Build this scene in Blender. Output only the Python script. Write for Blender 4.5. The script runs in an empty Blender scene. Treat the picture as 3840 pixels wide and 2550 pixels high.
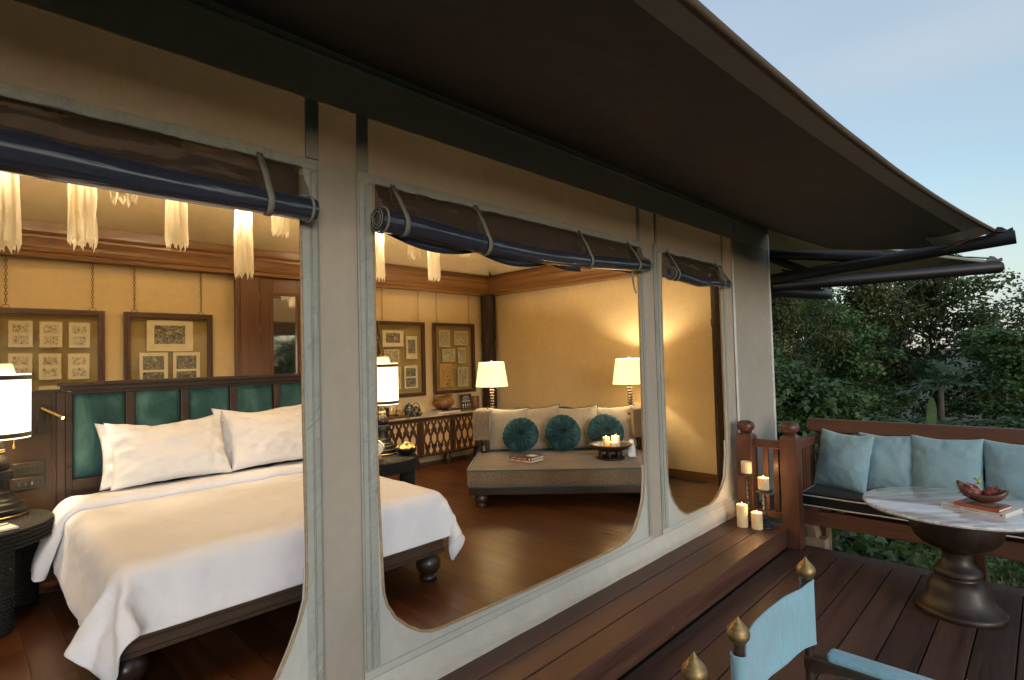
import bpy, bmesh, math, random
import numpy as np
from mathutils import Vector, Matrix, noise
random.seed(11)
rng = np.random.default_rng(11)
SC = bpy.context.scene
COL = SC.collection
PI = math.pi

# ------------------------------------------------------------------ camera
cd = bpy.data.cameras.new('camera')
cd.sensor_width = 36.0
cd.lens = 19.236
cd.clip_start = 0.05
cd.clip_end = 20000
cam = bpy.data.objects.new('camera', cd)
COL.objects.link(cam)
cr = Vector((0.69955279, -0.71409932, -0.02623056))
cu = Vector((-0.00590264, -0.04248097, 0.99907984))
cf = Vector((0.71455654, 0.69875426, 0.03393275))
m = Matrix.Identity(4)
for i in range(3):
    m[i][0] = cr[i]; m[i][1] = cu[i]; m[i][2] = -cf[i]
m[2][3] = 1.65
cam.matrix_world = m
SC.camera = cam

# ------------------------------------------------------------------ sky, sun, exposure
SUN_EL = math.radians(9)
SUN_AZ = math.radians(205)          # compass angle of the sun, from +Y towards +X
W = bpy.data.worlds.new('World')
SC.world = W
W.use_nodes = True
wn = W.node_tree.nodes; wl = W.node_tree.links
wn.clear()
wo = wn.new('ShaderNodeOutputWorld'); wb = wn.new('ShaderNodeBackground')
sk = wn.new('ShaderNodeTexSky'); sk.sky_type = 'NISHITA'; sk.sun_disc = False
sk.sun_elevation = SUN_EL; sk.sun_rotation = SUN_AZ; sk.air_density = 1.2; sk.dust_density = 0.5; sk.ozone_density = 2.0
tc = wn.new('ShaderNodeTexCoord'); mp = wn.new('ShaderNodeMapping')
mp.inputs['Scale'].default_value = (1.2, 1.2, 5.0)
cn = wn.new('ShaderNodeTexNoise'); cn.inputs['Scale'].default_value = 1.3; cn.inputs['Detail'].default_value = 1.2; cn.inputs['Roughness'].default_value = 0.42
cramp = wn.new('ShaderNodeValToRGB')
cramp.color_ramp.elements[0].position = 0.05; cramp.color_ramp.elements[1].position = 0.72
mixc = wn.new('ShaderNodeMixRGB'); mixc.inputs['Color2'].default_value = (2.05, 2.27, 2.52, 1)
mulc = wn.new('ShaderNodeMath'); mulc.operation = 'MULTIPLY'; mulc.inputs[1].default_value = 0.75
wl.new(tc.outputs['Generated'], mp.inputs['Vector']); wl.new(mp.outputs[0], cn.inputs['Vector'])
wl.new(cn.outputs['Fac'], cramp.inputs['Fac']); wl.new(cramp.outputs['Color'], mulc.inputs[0])
wl.new(mulc.outputs[0], mixc.inputs['Fac']); wl.new(sk.outputs['Color'], mixc.inputs['Color1'])
wl.new(mixc.outputs['Color'], wb.inputs['Color'])
wb.inputs['Strength'].default_value = 0.15
wl.new(wb.outputs[0], wo.inputs['Surface'])
sd = bpy.data.lights.new('sun', 'SUN'); sd.energy = 0.62; sd.angle = math.radians(26); sd.color = (1.0, 0.985, 0.97)
sun = bpy.data.objects.new('sun', sd); COL.objects.link(sun)
sv = Vector((math.sin(SUN_AZ) * math.cos(SUN_EL), math.cos(SUN_AZ) * math.cos(SUN_EL), math.sin(SUN_EL)))
sun.rotation_euler = (-sv).to_track_quat('-Z', 'Y').to_euler()
SC.view_settings.view_transform = 'Standard'
SC.view_settings.look = 'None'
SC.view_settings.exposure = 1.0
SC.view_settings.gamma = 1.0
SC.view_settings.use_curve_mapping = False
SC.render.film_transparent = False
SC.cycles.max_bounces = 7
SC.cycles.transparent_max_bounces = 10
SC.cycles.caustics_reflective = False
SC.cycles.caustics_refractive = False
SC.cycles.sample_clamp_indirect = 4.0
SC.cycles.use_denoising = True

WARM = (1.0, 0.81, 0.55)

# ------------------------------------------------------------------ mesh helpers
class MB:
    def __init__(s): s.v = []; s.f = []
    def add(s, vs, fs):
        o = len(s.v); s.v += [tuple(p) for p in vs]; s.f += [tuple(i + o for i in f) for f in fs]; return s
    def box(s, x0, y0, z0, x1, y1, z1):
        return s.add([(x0,y0,z0),(x1,y0,z0),(x1,y1,z0),(x0,y1,z0),(x0,y0,z1),(x1,y0,z1),(x1,y1,z1),(x0,y1,z1)],
                     [(0,3,2,1),(4,5,6,7),(0,1,5,4),(1,2,6,5),(2,3,7,6),(3,0,4,7)])
    def obox(s, c, a, b, d):
        c, a, b, d = Vector(c), Vector(a), Vector(b), Vector(d)
        vs = [c + a*i + b*j + d*k for k in (-1,1) for j in (-1,1) for i in (-1,1)]
        return s.add(vs, [(0,2,3,1),(4,5,7,6),(0,1,5,4),(2,6,7,3),(0,4,6,2),(1,3,7,5)])
    def lathe(s, prof, c=(0,0,0), n=24, cap=True, fn=None):
        vs = []; fs = []
        for (r, z) in prof:
            for i in range(n):
                a = 2*PI*i/n
                rr = r if fn is None else r*fn(a, z)
                vs.append((c[0]+rr*math.cos(a), c[1]+rr*math.sin(a), c[2]+z))
        for j in range(len(prof)-1):
            for i in range(n):
                k = (i+1) % n
                fs.append((j*n+i, j*n+k, (j+1)*n+k, (j+1)*n+i))
        if cap:
            fs.append(tuple(range(n))[::-1]); fs.append(tuple((len(prof)-1)*n+i for i in range(n)))
        return s.add(vs, fs)
    def tube(s, pts, r, n=8, closed=False, cap=True):
        pts = [Vector(p) for p in pts]; N = len(pts)
        R = r if isinstance(r, (list, tuple)) else [r]*N
        vs = []; fs = []; up = None
        for i in range(N):
            if closed: t = pts[(i+1) % N] - pts[i-1]
            else: t = pts[min(i+1, N-1)] - pts[max(i-1, 0)]
            if t.length < 1e-9: t = Vector((0,0,1))
            t.normalize()
            if up is None:
                up = Vector((0,0,1)) if abs(t.z) < .9 else Vector((1,0,0))
            a = up - t*up.dot(t)
            if a.length < 1e-6: a = Vector((1,0,0)) - t*t.x
            a.normalize(); up = a; b = t.cross(a)
            for k in range(n):
                q = 2*PI*k/n
                vs.append(pts[i] + a*(R[i]*math.cos(q)) + b*(R[i]*math.sin(q)))
        M = N if closed else N-1
        for i in range(M):
            j = (i+1) % N
            for k in range(n):
                l = (k+1) % n
                fs.append((i*n+k, i*n+l, j*n+l, j*n+k))
        if cap and not closed:
            fs.append(tuple(range(n))[::-1]); fs.append(tuple((N-1)*n+k for k in range(n)))
        return s.add(vs, fs)
    def prism(s, poly, fn, d0, d1):
        n = len(poly)
        vs = [fn(u, v, d0) for u, v in poly] + [fn(u, v, d1) for u, v in poly]
        fs = [tuple(range(n))[::-1], tuple(range(n, 2*n))]
        for i in range(n):
            j = (i+1) % n
            fs.append((i, j, n+j, n+i))
        return s.add(vs, fs)
    def grid(s, nu, nv, fn, cu=False):
        vs = [fn(i/(nu if cu else nu-1), j/(nv-1)) for j in range(nv) for i in range(nu)]
        fs = []
        for j in range(nv-1):
            for i in range(nu if cu else nu-1):
                k = (i+1) % nu
                fs.append((j*nu+i, j*nu+k, (j+1)*nu+k, (j+1)*nu+i))
        return s.add(vs, fs)
    def weld(s, d=1e-4):
        bm = bmesh.new()
        vs = [bm.verts.new(p) for p in s.v]
        for f in s.f:
            try: bm.faces.new([vs[i] for i in f])
            except ValueError: pass
        bmesh.ops.remove_doubles(bm, verts=bm.verts, dist=d)
        bm.verts.index_update()
        s.v = [tuple(v.co) for v in bm.verts]; s.f = [tuple(v.index for v in f.verts) for f in bm.faces]
        bm.free(); return s

XZ = lambda y: (lambda u, v, w: (u, y + w, v))      # polygon in the wall plane, depth along Y

def tag(o, label=None, cat=None, group=None, kind=None):
    if label: o['label'] = label
    if cat: o['category'] = cat
    if group: o['group'] = group
    if kind: o['kind'] = kind
    return o

def wm(o):
    mm = Matrix.Identity(4)
    while o is not None:
        mm = o.matrix_basis @ mm; o = o.parent
    return mm

def thing(name, label, cat, loc=(0,0,0), rz=0.0, group=None):
    o = bpy.data.objects.new(name, None); COL.objects.link(o)
    o.empty_display_size = .05
    o.matrix_basis = Matrix.Translation(loc) @ Matrix.Rotation(rz, 4, 'Z')
    return tag(o, label, cat, group)

def struct(name, loc=(0,0,0)):
    o = bpy.data.objects.new(name, None); COL.objects.link(o); o.empty_display_size = .05
    o.matrix_basis = Matrix.Translation(loc); o['kind'] = 'structure'
    return o

def link(name, me, parent=None, loc=None):
    o = bpy.data.objects.new(name, me); COL.objects.link(o)
    if parent is not None: o.parent = parent
    if loc is not None: o.matrix_basis = Matrix.Translation(loc)
    return o

def obj(name, mb, mt, parent=None, smooth=False, bevel=0, sub=0, solid=0, local=False, base=None, angle=None):
    """one mesh object; the builder's coordinates are world ones unless local"""
    vs = mb.v; o_loc = None
    if not local and parent is not None:
        inv = wm(parent).inverted()
        vs = [tuple(inv @ Vector(p)) for p in vs]
    if base is not None:
        bpt = Vector(base)
        vs = [tuple(Vector(p) - bpt) for p in vs]; o_loc = bpt
    me = bpy.data.meshes.new(name)
    me.from_pydata(vs, [], mb.f)
    bm = bmesh.new(); bm.from_mesh(me)
    bmesh.ops.recalc_face_normals(bm, faces=bm.faces)
    bm.to_mesh(me); bm.free()
    if mt is not None: me.materials.append(mt)
    if smooth:
        me.polygons.foreach_set('use_smooth', [True]*len(me.polygons))
        if angle is not None: me.set_sharp_from_angle(angle=math.radians(angle))
    o = link(name, me, parent, o_loc)
    if bevel:
        b = o.modifiers.new('bevel', 'BEVEL'); b.width = bevel; b.segments = 2; b.limit_method = 'ANGLE'; b.angle_limit = math.radians(40)
    if solid:
        b = o.modifiers.new('solid', 'SOLIDIFY'); b.thickness = solid; b.offset = 0
    if sub:
        b = o.modifiers.new('sub', 'SUBSURF'); b.levels = sub; b.render_levels = sub
    return o

def copy_tree(o, parent=None):
    c = o.copy(); COL.objects.link(c)
    if parent is not None: c.parent = parent
    for ch in list(o.children): copy_tree(ch, c)
    return c

def place(o, loc, rz=0.0, sc=1.0):
    o.matrix_basis = Matrix.Translation(loc) @ Matrix.Rotation(rz, 4, 'Z') @ Matrix.Scale(sc, 4)
    return o

def nz(p, sc=1.0, seed=0.0):
    return noise.noise(Vector(p)*sc + Vector((seed, seed*1.7, -seed)))

def smooth(a, b, x):
    t = min(1, max(0, (x-a)/(b-a))); return t*t*(3-2*t)

def interp(x, tab):
    if x <= tab[0][0]: return tab[0][1]
    for (a, p), (b, q) in zip(tab, tab[1:]):
        if x <= b: return p + (q-p)*(x-a)/(b-a)
    return tab[-1][1]

# ------------------------------------------------------------------ materials
def nodes(name):
    mt = bpy.data.materials.new(name); mt.use_nodes = True
    nt = mt.node_tree; nt.nodes.clear()
    out = nt.nodes.new('ShaderNodeOutputMaterial'); p = nt.nodes.new('ShaderNodeBsdfPrincipled')
    nt.links.new(p.outputs[0], out.inputs['Surface'])
    return mt, nt, p, out

def texvec(nt, scale=(1,1,1), kind='Object', rot=(0,0,0), rnd=False):
    t = nt.nodes.new('ShaderNodeTexCoord'); mpn = nt.nodes.new('ShaderNodeMapping')
    mpn.inputs['Scale'].default_value = scale; mpn.inputs['Rotation'].default_value = rot
    nt.links.new(t.outputs[kind], mpn.inputs['Vector'])
    if rnd:
        oi = nt.nodes.new('ShaderNodeObjectInfo'); ml = nt.nodes.new('ShaderNodeMath'); ml.operation = 'MULTIPLY'; ml.inputs[1].default_value = 37
        nt.links.new(oi.outputs['Random'], ml.inputs[0]); nt.links.new(ml.outputs[0], mpn.inputs['Location'])
    return mpn.outputs[0]

def nnoise(nt, vec, sc, det=4, rough=.55, dist=0):
    n = nt.nodes.new('ShaderNodeTexNoise'); n.inputs['Scale'].default_value = sc; n.inputs['Detail'].default_value = det
    n.inputs['Roughness'].default_value = rough; n.inputs['Distortion'].default_value = dist
    nt.links.new(vec, n.inputs['Vector']); return n.outputs['Fac']

def ramp(nt, fac, stops):
    r = nt.nodes.new('ShaderNodeValToRGB'); e = r.color_ramp.elements
    while len(e) < len(stops): e.new(.5)
    for el, (p, c) in zip(e, stops):
        el.position = p; el.color = (*c, 1) if len(c) == 3 else c
    nt.links.new(fac, r.inputs['Fac']); return r.outputs['Color']

def mixrgb(nt, a, b, fac, mode='MIX'):
    x = nt.nodes.new('ShaderNodeMixRGB'); x.blend_type = mode
    for v, k in ((a,'Color1'),(b,'Color2'),(fac,'Fac')):
        if isinstance(v, (int,float)): x.inputs[k].default_value = v
        elif isinstance(v, tuple): x.inputs[k].default_value = (*v, 1)
        else: nt.links.new(v, x.inputs[k])
    return x.outputs['Color']

def math_(nt, op, a, b=0.0, c=None):
    x = nt.nodes.new('ShaderNodeMath'); x.operation = op
    for i, v in enumerate((a, b) if c is None else (a, b, c)):
        if isinstance(v, (int,float)): x.inputs[i].default_value = v
        else: nt.links.new(v, x.inputs[i])
    return x.outputs[0]

def bump(nt, p, h, strength=.3, dist=.01, prev=None):
    b = nt.nodes.new('ShaderNodeBump'); b.inputs['Strength'].default_value = strength; b.inputs['Distance'].default_value = dist
    nt.links.new(h, b.inputs['Height'])
    if prev is not None: nt.links.new(prev, b.inputs['Normal'])
    nt.links.new(b.outputs[0], p.inputs['Normal']); return b.outputs[0]

def shade_random(nt, col, amt):
    oi = nt.nodes.new('ShaderNodeObjectInfo')
    v = math_(nt, 'MULTIPLY_ADD', oi.outputs['Random'], 2*amt, 1-amt)
    return mixrgb(nt, col, v, 1.0, 'MULTIPLY')

def dk(c, k): return tuple(x*k for x in c)

def plain(name, col, rough=.5, var=.12, sc=6, bs=80, bst=.1, bd=.002, metal=0, coat=0, sheen=0, stretch=(1,1,1), rnd=0, spec=.5):
    mt, nt, p, out = nodes(name)
    v = texvec(nt, stretch)
    c = ramp(nt, nnoise(nt, v, sc), [(.3, dk(col, 1-var)), (.7, dk(col, 1+var))])
    if rnd: c = shade_random(nt, c, rnd)
    nt.links.new(c, p.inputs['Base Color'])
    p.inputs['Roughness'].default_value = rough; p.inputs['Metallic'].default_value = metal
    p.inputs['Coat Weight'].default_value = coat; p.inputs['Sheen Weight'].default_value = sheen
    p.inputs['Specular IOR Level'].default_value = spec
    if bst: bump(nt, p, nnoise(nt, v, bs, 3), bst, bd)
    return mt

def wood(name, c1, c2, axis='x', rough=.4, sc=3.0, rnd=.15, coat=0, bst=.15, wear=0, wearcol=(.3,.22,.17), gl=1.0):
    mt, nt, p, out = nodes(name)
    st = {'x': (.35, 6, 6), 'y': (6, .35, 6), 'z': (6, 6, .35)}[axis]
    v = texvec(nt, st, rnd=True)
    f1 = nnoise(nt, v, sc, 6, .6, .6)
    f2 = nnoise(nt, v, sc*7, 3, .6)
    f = math_(nt, 'MULTIPLY_ADD', f2, .35, math_(nt, 'MULTIPLY', f1, .75))
    c = ramp(nt, f, [(.32, c1), (.50, tuple((a+b)/2 for a, b in zip(c1, c2))), (.72, c2)])
    if rnd: c = shade_random(nt, c, rnd)
    if wear:
        w = ramp(nt, nnoise(nt, texvec(nt, (1,1,1), rnd=True), 9, 8, .72), [(.60, (0,0,0)), (.80, (1,1,1))])
        c = mixrgb(nt, c, wearcol, math_(nt, 'MULTIPLY', w, wear))
        sp = ramp(nt, nnoise(nt, texvec(nt, (1,1,1), rnd=True), 55, 2, .5), [(.735, (0,0,0)), (.76, (1,1,1))])
        c = mixrgb(nt, c, (.34,.28,.24), math_(nt, 'MULTIPLY', sp, .65))
        sc_ = ramp(nt, nnoise(nt, texvec(nt, (1.2,9,9), rnd=True), 6, 4, .6, 2.0), [(.66, (0,0,0)), (.72, (1,1,1))])
        c = mixrgb(nt, c, wearcol, math_(nt, 'MULTIPLY', sc_, .55))
    nt.links.new(c, p.inputs['Base Color'])
    rr = ramp(nt, f1, [(.3, (rough*.8,)*3), (.7, (min(1, rough*1.3),)*3)])
    nt.links.new(rr, p.inputs['Roughness'])
    p.inputs['Coat Weight'].default_value = coat; p.inputs['Coat Roughness'].default_value = .2
    bump(nt, p, f, bst, .004)
    return mt

def fabric(name, col, rough=.9, weave=350, var=.1, wr=0, wrs=4, sheen=.3, bst=.25, thread=None, trans=0, stripes=None):
    mt, nt, p, out = nodes(name)
    v = texvec(nt)
    big = nnoise(nt, v, 3.5, 4)
    c = ramp(nt, big, [(.3, dk(col, 1-var)), (.7, dk(col, 1+var))])
    wx = nt.nodes.new('ShaderNodeTexNoise'); wx.inputs['Scale'].default_value = 1; wx.inputs['Detail'].default_value = 2
    st = texvec(nt, (weave*.15, weave*.15, weave) if stripes is None else stripes); nt.links.new(st, wx.inputs['Vector'])
    if thread: c = mixrgb(nt, c, thread, math_(nt, 'MULTIPLY', ramp(nt, wx.outputs['Fac'], [(.4,(0,0,0)),(.65,(1,1,1))]), .6))
    nt.links.new(c, p.inputs['Base Color'])
    p.inputs['Roughness'].default_value = rough; p.inputs['Sheen Weight'].default_value = sheen; p.inputs['Specular IOR Level'].default_value = .2
    pv = bump(nt, p, wx.outputs['Fac'], bst, .002)
    if wr: bump(nt, p, nnoise(nt, v, wrs, 5, .6, 1.2), wr, .03, pv)
    if trans:
        tr = nt.nodes.new('ShaderNodeBsdfTranslucent'); nt.links.new(c, tr.inputs['Color'])
        mx = nt.nodes.new('ShaderNodeMixShader'); mx.inputs[0].default_value = trans
        nt.links.new(p.outputs[0], mx.inputs[1]); nt.links.new(tr.outputs[0], mx.inputs[2]); nt.links.new(mx.outputs[0], out.inputs['Surface'])
    return mt

def canvas(name, col, wr=.25, wrs=3.0, stretch=(1,1,1), trans=0.0, rough=.75):
    mt, nt, p, out = nodes(name)
    v = texvec(nt)
    a = nnoise(nt, v, 1.3, 5, .6); b = nnoise(nt, v, 14, 5, .65)
    f = math_(nt, 'MULTIPLY_ADD', b, .4, math_(nt, 'MULTIPLY', a, .6))
    c = ramp(nt, f, [(.3, dk(col, .86)), (.7, dk(col, 1.1))])
    nt.links.new(c, p.inputs['Base Color']); p.inputs['Roughness'].default_value = rough; p.inputs['Specular IOR Level'].default_value = .35
    pv = bump(nt, p, nnoise(nt, v, 260, 2), .12, .002)
    bump(nt, p, nnoise(nt, texvec(nt, stretch), wrs, 5, .55, 1.5), wr, .04, pv)
    if trans:
        tr = nt.nodes.new('ShaderNodeBsdfTranslucent'); nt.links.new(c, tr.inputs['Color'])
        mx = nt.nodes.new('ShaderNodeMixShader'); mx.inputs[0].default_value = trans
        nt.links.new(p.outputs[0], mx.inputs[1]); nt.links.new(tr.outputs[0], mx.inputs[2]); nt.links.new(mx.outputs[0], out.inputs['Surface'])
    return mt

def glow(name, col, strength, base=(.8,.7,.5), grad=None, rough=.8):
    mt, nt, p, out = nodes(name)
    p.inputs['Base Color'].default_value = (*base, 1); p.inputs['Roughness'].default_value = rough
    p.inputs['Emission Color'].default_value = (*col, 1); p.inputs['Emission Strength'].default_value = strength
    v = texvec(nt, (1,1,1))
    s = math_(nt, 'MULTIPLY_ADD', nnoise(nt, v, 25, 2), strength*.25, strength*.88)
    nt.links.new(s, p.inputs['Emission Strength'])
    return mt

def rope(name, col, axis='z', per=.022):
    mt, nt, p, out = nodes(name)
    v = texvec(nt)
    c = ramp(nt, nnoise(nt, v, 40, 3), [(.3, dk(col, .6)), (.7, dk(col, 1.4))])
    nt.links.new(c, p.inputs['Base Color']); p.inputs['Roughness'].default_value = .85; p.inputs['Specular IOR Level'].default_value = .3
    w = nt.nodes.new('ShaderNodeTexWave'); w.wave_type = 'BANDS'; w.bands_direction = 'DIAGONAL'
    w.inputs['Scale'].default_value = 22; w.inputs['Distortion'].default_value = 1.5; w.inputs['Detail'].default_value = 2
    nt.links.new(v, w.inputs['Vector'])
    bump(nt, p, w.outputs['Fac'], .55, .006)
    return mt

def vinyl(name):
    mt, nt, p, out = nodes(name)
    v = texvec(nt, (.3, 5, 5))
    p.inputs['Base Color'].default_value = (.032, .037, .060, 1); p.inputs['Roughness'].default_value = .17
    p.inputs['Coat Weight'].default_value = 1.0; p.inputs['Coat Roughness'].default_value = .07; p.inputs['Specular IOR Level'].default_value = .8
    bump(nt, p, nnoise(nt, v, 4, 3, .45, .8), .38, .03)
    return mt

def clear(name, gl=.16, rough=.04, wr=.4, tint=(.92,.93,.95)):
    mt, nt, p, out = nodes(name)
    nt.nodes.remove(p)
    t = nt.nodes.new('ShaderNodeBsdfTransparent'); t.inputs['Color'].default_value = (*tint, 1)
    g = nt.nodes.new('ShaderNodeBsdfGlossy'); g.inputs['Roughness'].default_value = rough; g.inputs['Color'].default_value = (.9,.93,1,1)
    lw = nt.nodes.new('ShaderNodeLayerWeight'); lw.inputs['Blend'].default_value = gl
    mx = nt.nodes.new('ShaderNodeMixShader')
    fr = math_(nt, 'MULTIPLY_ADD', lw.outputs['Fresnel'], .5, gl*.12)
    nt.links.new(fr, mx.inputs[0]); nt.links.new(t.outputs[0], mx.inputs[1]); nt.links.new(g.outputs[0], mx.inputs[2])
    nt.links.new(mx.outputs[0], out.inputs['Surface'])
    if wr:
        b = nt.nodes.new('ShaderNodeBump'); b.inputs['Strength'].default_value = wr; b.inputs['Distance'].default_value = .03
        nt.links.new(nnoise(nt, texvec(nt, (1,3,1.4)), 5, 2, .5, 1.5), b.inputs['Height']); nt.links.new(b.outputs[0], g.inputs['Normal']); nt.links.new(b.outputs[0], lw.inputs['Normal'])
    return mt

def marble(name, base, vein, scale=(1,1,1), sc=3, rough=.12, rot=0):
    mt, nt, p, out = nodes(name)
    v0 = texvec(nt, (1,1,1), rot=(0,0,rot)); m2 = nt.nodes.new('ShaderNodeMapping'); m2.inputs['Scale'].default_value = scale; nt.links.new(v0, m2.inputs['Vector']); v = m2.outputs[0]
    a = nnoise(nt, v, sc, 8, .62, .5); b = nnoise(nt, v, sc*2.7, 8, .7, .3)
    c = ramp(nt, a, [(.36, vein), (.47, tuple((x+y)/2 for x, y in zip(base, vein))), (.56, base), (.8, dk(base, 1.1))])
    k = ramp(nt, b, [(.30, (.12,.10,.10)), (.42, (1,1,1))])
    c = mixrgb(nt, c, k, .55, 'MULTIPLY')
    nt.links.new(c, p.inputs['Base Color']); p.inputs['Roughness'].default_value = rough; p.inputs['Coat Weight'].default_value = .3
    return mt

def leafmat(name, cols, sc=1.3, rough=.42, trans=.30):
    mt, nt, p, out = nodes(name)
    v = texvec(nt)
    a = nnoise(nt, v, sc*4, 2, .5); b = nnoise(nt, v, sc*.35, 3)
    f = math_(nt, 'MULTIPLY_ADD', b, .5, math_(nt, 'MULTIPLY', a, .55))
    n = len(cols)
    c = ramp(nt, f, [(.34 + .34*i/(n-1), cc) for i, cc in enumerate(cols)])
    c = shade_random(nt, c, .15)
    nt.links.new(c, p.inputs['Base Color']); p.inputs['Roughness'].default_value = rough; p.inputs['Specular IOR Level'].default_value = .35
    tr = nt.nodes.new('ShaderNodeBsdfTranslucent'); nt.links.new(c, tr.inputs['Color'])
    mx = nt.nodes.new('ShaderNodeMixShader'); mx.inputs[0].default_value = trans
    nt.links.new(p.outputs[0], mx.inputs[1]); nt.links.new(tr.outputs[0], mx.inputs[2]); nt.links.new(mx.outputs[0], out.inputs['Surface'])
    return mt

def velvet(name, c1, c2, sc=3, stretch=(1,1,1)):
    mt, nt, p, out = nodes(name)
    v = texvec(nt, stretch)
    f = nnoise(nt, v, sc, 6, .65, .8)
    c = ramp(nt, f, [(.30, dk(c1, .55)), (.48, c1), (.66, c2)])
    nt.links.new(c, p.inputs['Base Color']); p.inputs['Roughness'].default_value = .8
    p.inputs['Sheen Weight'].default_value = .7; p.inputs['Sheen Roughness'].default_value = .35; p.inputs['Sheen Tint'].default_value = (*[min(1, x*4+.1) for x in c2], 1)
    p.inputs['Specular IOR Level'].default_value = .15
    bump(nt, p, nnoise(nt, v, 90, 3), .15, .003)
    return mt

def printmat(name, mode, paper=(.84,.74,.56)):
    """flat print: paper with ink drawn by noise inside its margins; u across, v up the sheet"""
    mt, nt, p, out = nodes(name)
    t = nt.nodes.new('ShaderNodeTexCoord'); sx = nt.nodes.new('ShaderNodeSeparateXYZ'); nt.links.new(t.outputs['Generated'], sx.inputs[0])
    u, w = sx.outputs['X'], sx.outputs['Z']
    oi = nt.nodes.new('ShaderNodeObjectInfo')
    mpn = nt.nodes.new('ShaderNodeMapping'); nt.links.new(t.outputs['Generated'], mpn.inputs['Vector'])
    nt.links.new(math_(nt, 'MULTIPLY', oi.outputs['Random'], 50), mpn.inputs['Location'])
    def band(x, a, b):
        return math_(nt, 'MULTIPLY', math_(nt, 'GREATER_THAN', x, a), math_(nt, 'LESS_THAN', x, b))
    def rect(a, b, c, d): return math_(nt, 'MULTIPLY', band(u, a, b), band(w, c, d))
    V = mpn.outputs[0]
    if mode == 'sketch':
        mask = math_(nt, 'MAXIMUM', rect(.18,.82,.12,.44), rect(.18,.82,.56,.86))
        ink = ramp(nt, nnoise(nt, V, 11, 8, .8, 1.0), [(.47,(0,0,0)),(.60,(.9,.9,.9))]); inkc = (.05,.045,.04)
    elif mode == 'engraving':
        mask = rect(.16,.82,.24,.84)
        ink = ramp(nt, nnoise(nt, V, 6, 9, .75, 2.5), [(.36,(.25,.25,.25)),(.5,(.75,.75,.75)),(.64,(1,1,1))]); inkc = (.025,.025,.022)
    elif mode == 'photo':
        mask = math_(nt, 'MAXIMUM', rect(.12,.86,.52,.90), rect(.12,.86,.06,.46))
        ink = ramp(nt, nnoise(nt, V, 9, 8, .75, 1.2), [(.34,(.3,.3,.3)),(.5,(.8,.8,.8)),(.66,(1,1,1))]); inkc = (.03,.03,.028)
    elif mode == 'map':
        vo = nt.nodes.new('ShaderNodeTexVoronoi'); vo.feature = 'DISTANCE_TO_EDGE'; vo.inputs['Scale'].default_value = 4.5
        nt.links.new(V, vo.inputs['Vector'])
        nn = nnoise(nt, V, 5, 8, .75, 1.0)
        l = ramp(nt, math_(nt, 'ABSOLUTE', math_(nt, 'SUBTRACT', nn, .5)), [(.0,(1,1,1)),(.035,(.15,.15,.15)),(.12,(0,0,0))])
        ink = mixrgb(nt, l, ramp(nt, vo.outputs['Distance'], [(0,(.8,.8,.8)),(.03,(0,0,0))]), .5, 'LIGHTEN')
        mask = rect(.07,.93,.06,.94); inkc = (.06,.055,.045)
    else:
        ink = ramp(nt, nnoise(nt, V, 16, 3, .6), [(.56,(0,0,0)),(.62,(1,1,1))]); mask = rect(.1,.9,.08,.92); inkc = (.06,.035,.02)
    stain = ramp(nt, nnoise(nt, V, 3, 4), [(.3, dk(paper, .9)), (.7, dk(paper, 1.05))])
    c = mixrgb(nt, stain, inkc, math_(nt, 'MULTIPLY', ink, mask))
    nt.links.new(c, p.inputs['Base Color']); p.inputs['Roughness'].default_value = .8
    return mt

M = {}
M['deck'] = wood('deck_wood', (.022,.012,.010), (.088,.044,.034), 'x', .50, 2.6, .32, 0, .4, .7, (.17,.115,.10))
M['step'] = wood('step_wood', (.036,.016,.011), (.115,.050,.032), 'x', .46, 2.4, .22, 0, .3, .35, (.17,.10,.08))
M['floor'] = wood('floor_wood', (.030,.0100,.0040), (.098,.034,.0115), 'y', .34, 2.0, .30, .1, .10)
M['teak'] = wood('cornice_wood', (.080,.034,.010), (.205,.094,.028), 'x', .35, 2.0, .1, .2, .12)
M['teak_y'] = wood('cornice_wood_side', (.080,.034,.010), (.205,.094,.028), 'y', .35, 2.0, .1, .2, .12)
M['red'] = wood('bench_wood', (.045,.017,.010), (.145,.056,.030), 'y', .42, 2.4, .15, .1, .18)
M['red_x'] = wood('bench_wood_arm', (.045,.017,.010), (.145,.056,.030), 'x', .42, 2.4, .15, .1, .18)
M['red_z'] = wood('post_wood', (.045,.017,.010), (.145,.056,.030), 'z', .42, 2.4, .15, .1, .18)
M['raw'] = wood('raw_timber', (.20,.13,.09), (.36,.26,.18), 'z', .8, 3, .1)
M['dark'] = wood('dark_wood', (.018,.009,.006), (.050,.024,.015), 'x', .33, 2.5, .12, .25, .1)
M['dark_z'] = wood('dark_wood_upright', (.018,.009,.006), (.050,.024,.015), 'z', .33, 2.5, .12, .25, .1)
M['rail'] = wood('bed_wood', (.022,.013,.009), (.075,.042,.027), 'x', .45, 3.0, .08, 0, .3)
M['table'] = wood('table_wood', (.010,.005,.0035), (.032,.016,.010), 'z', .42, 2.0, .05, .0, .08)
M['door'] = wood('door_wood', (.055,.022,.010), (.125,.053,.022), 'z', .35, 2.0, .08, .2, .1)
M['frame'] = wood('frame_wood', (.045,.020,.012), (.095,.045,.024), 'x', .4, 3.0, .08, 0, .1)
M['veneer'] = wood('veneer', (.022,.011,.006), (.055,.028,.014), 'z', .34, 1.6, .05, .15, .05)
M['canvas'] = canvas('wall_canvas', (.56,.52,.455), .42, 2.2, (1,1,.35), .38)
M['skirt'] = canvas('skirt_canvas', (.55,.53,.475), .35, 2.5, (.6,1,2.5))
M['border'] = canvas('border_canvas', (.50,.505,.465), .35, 3.0, (1,1,.8))
M['band'] = canvas('valance_canvas', (.68,.63,.55), .15, 2.5, (1,1,1), .25)
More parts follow.
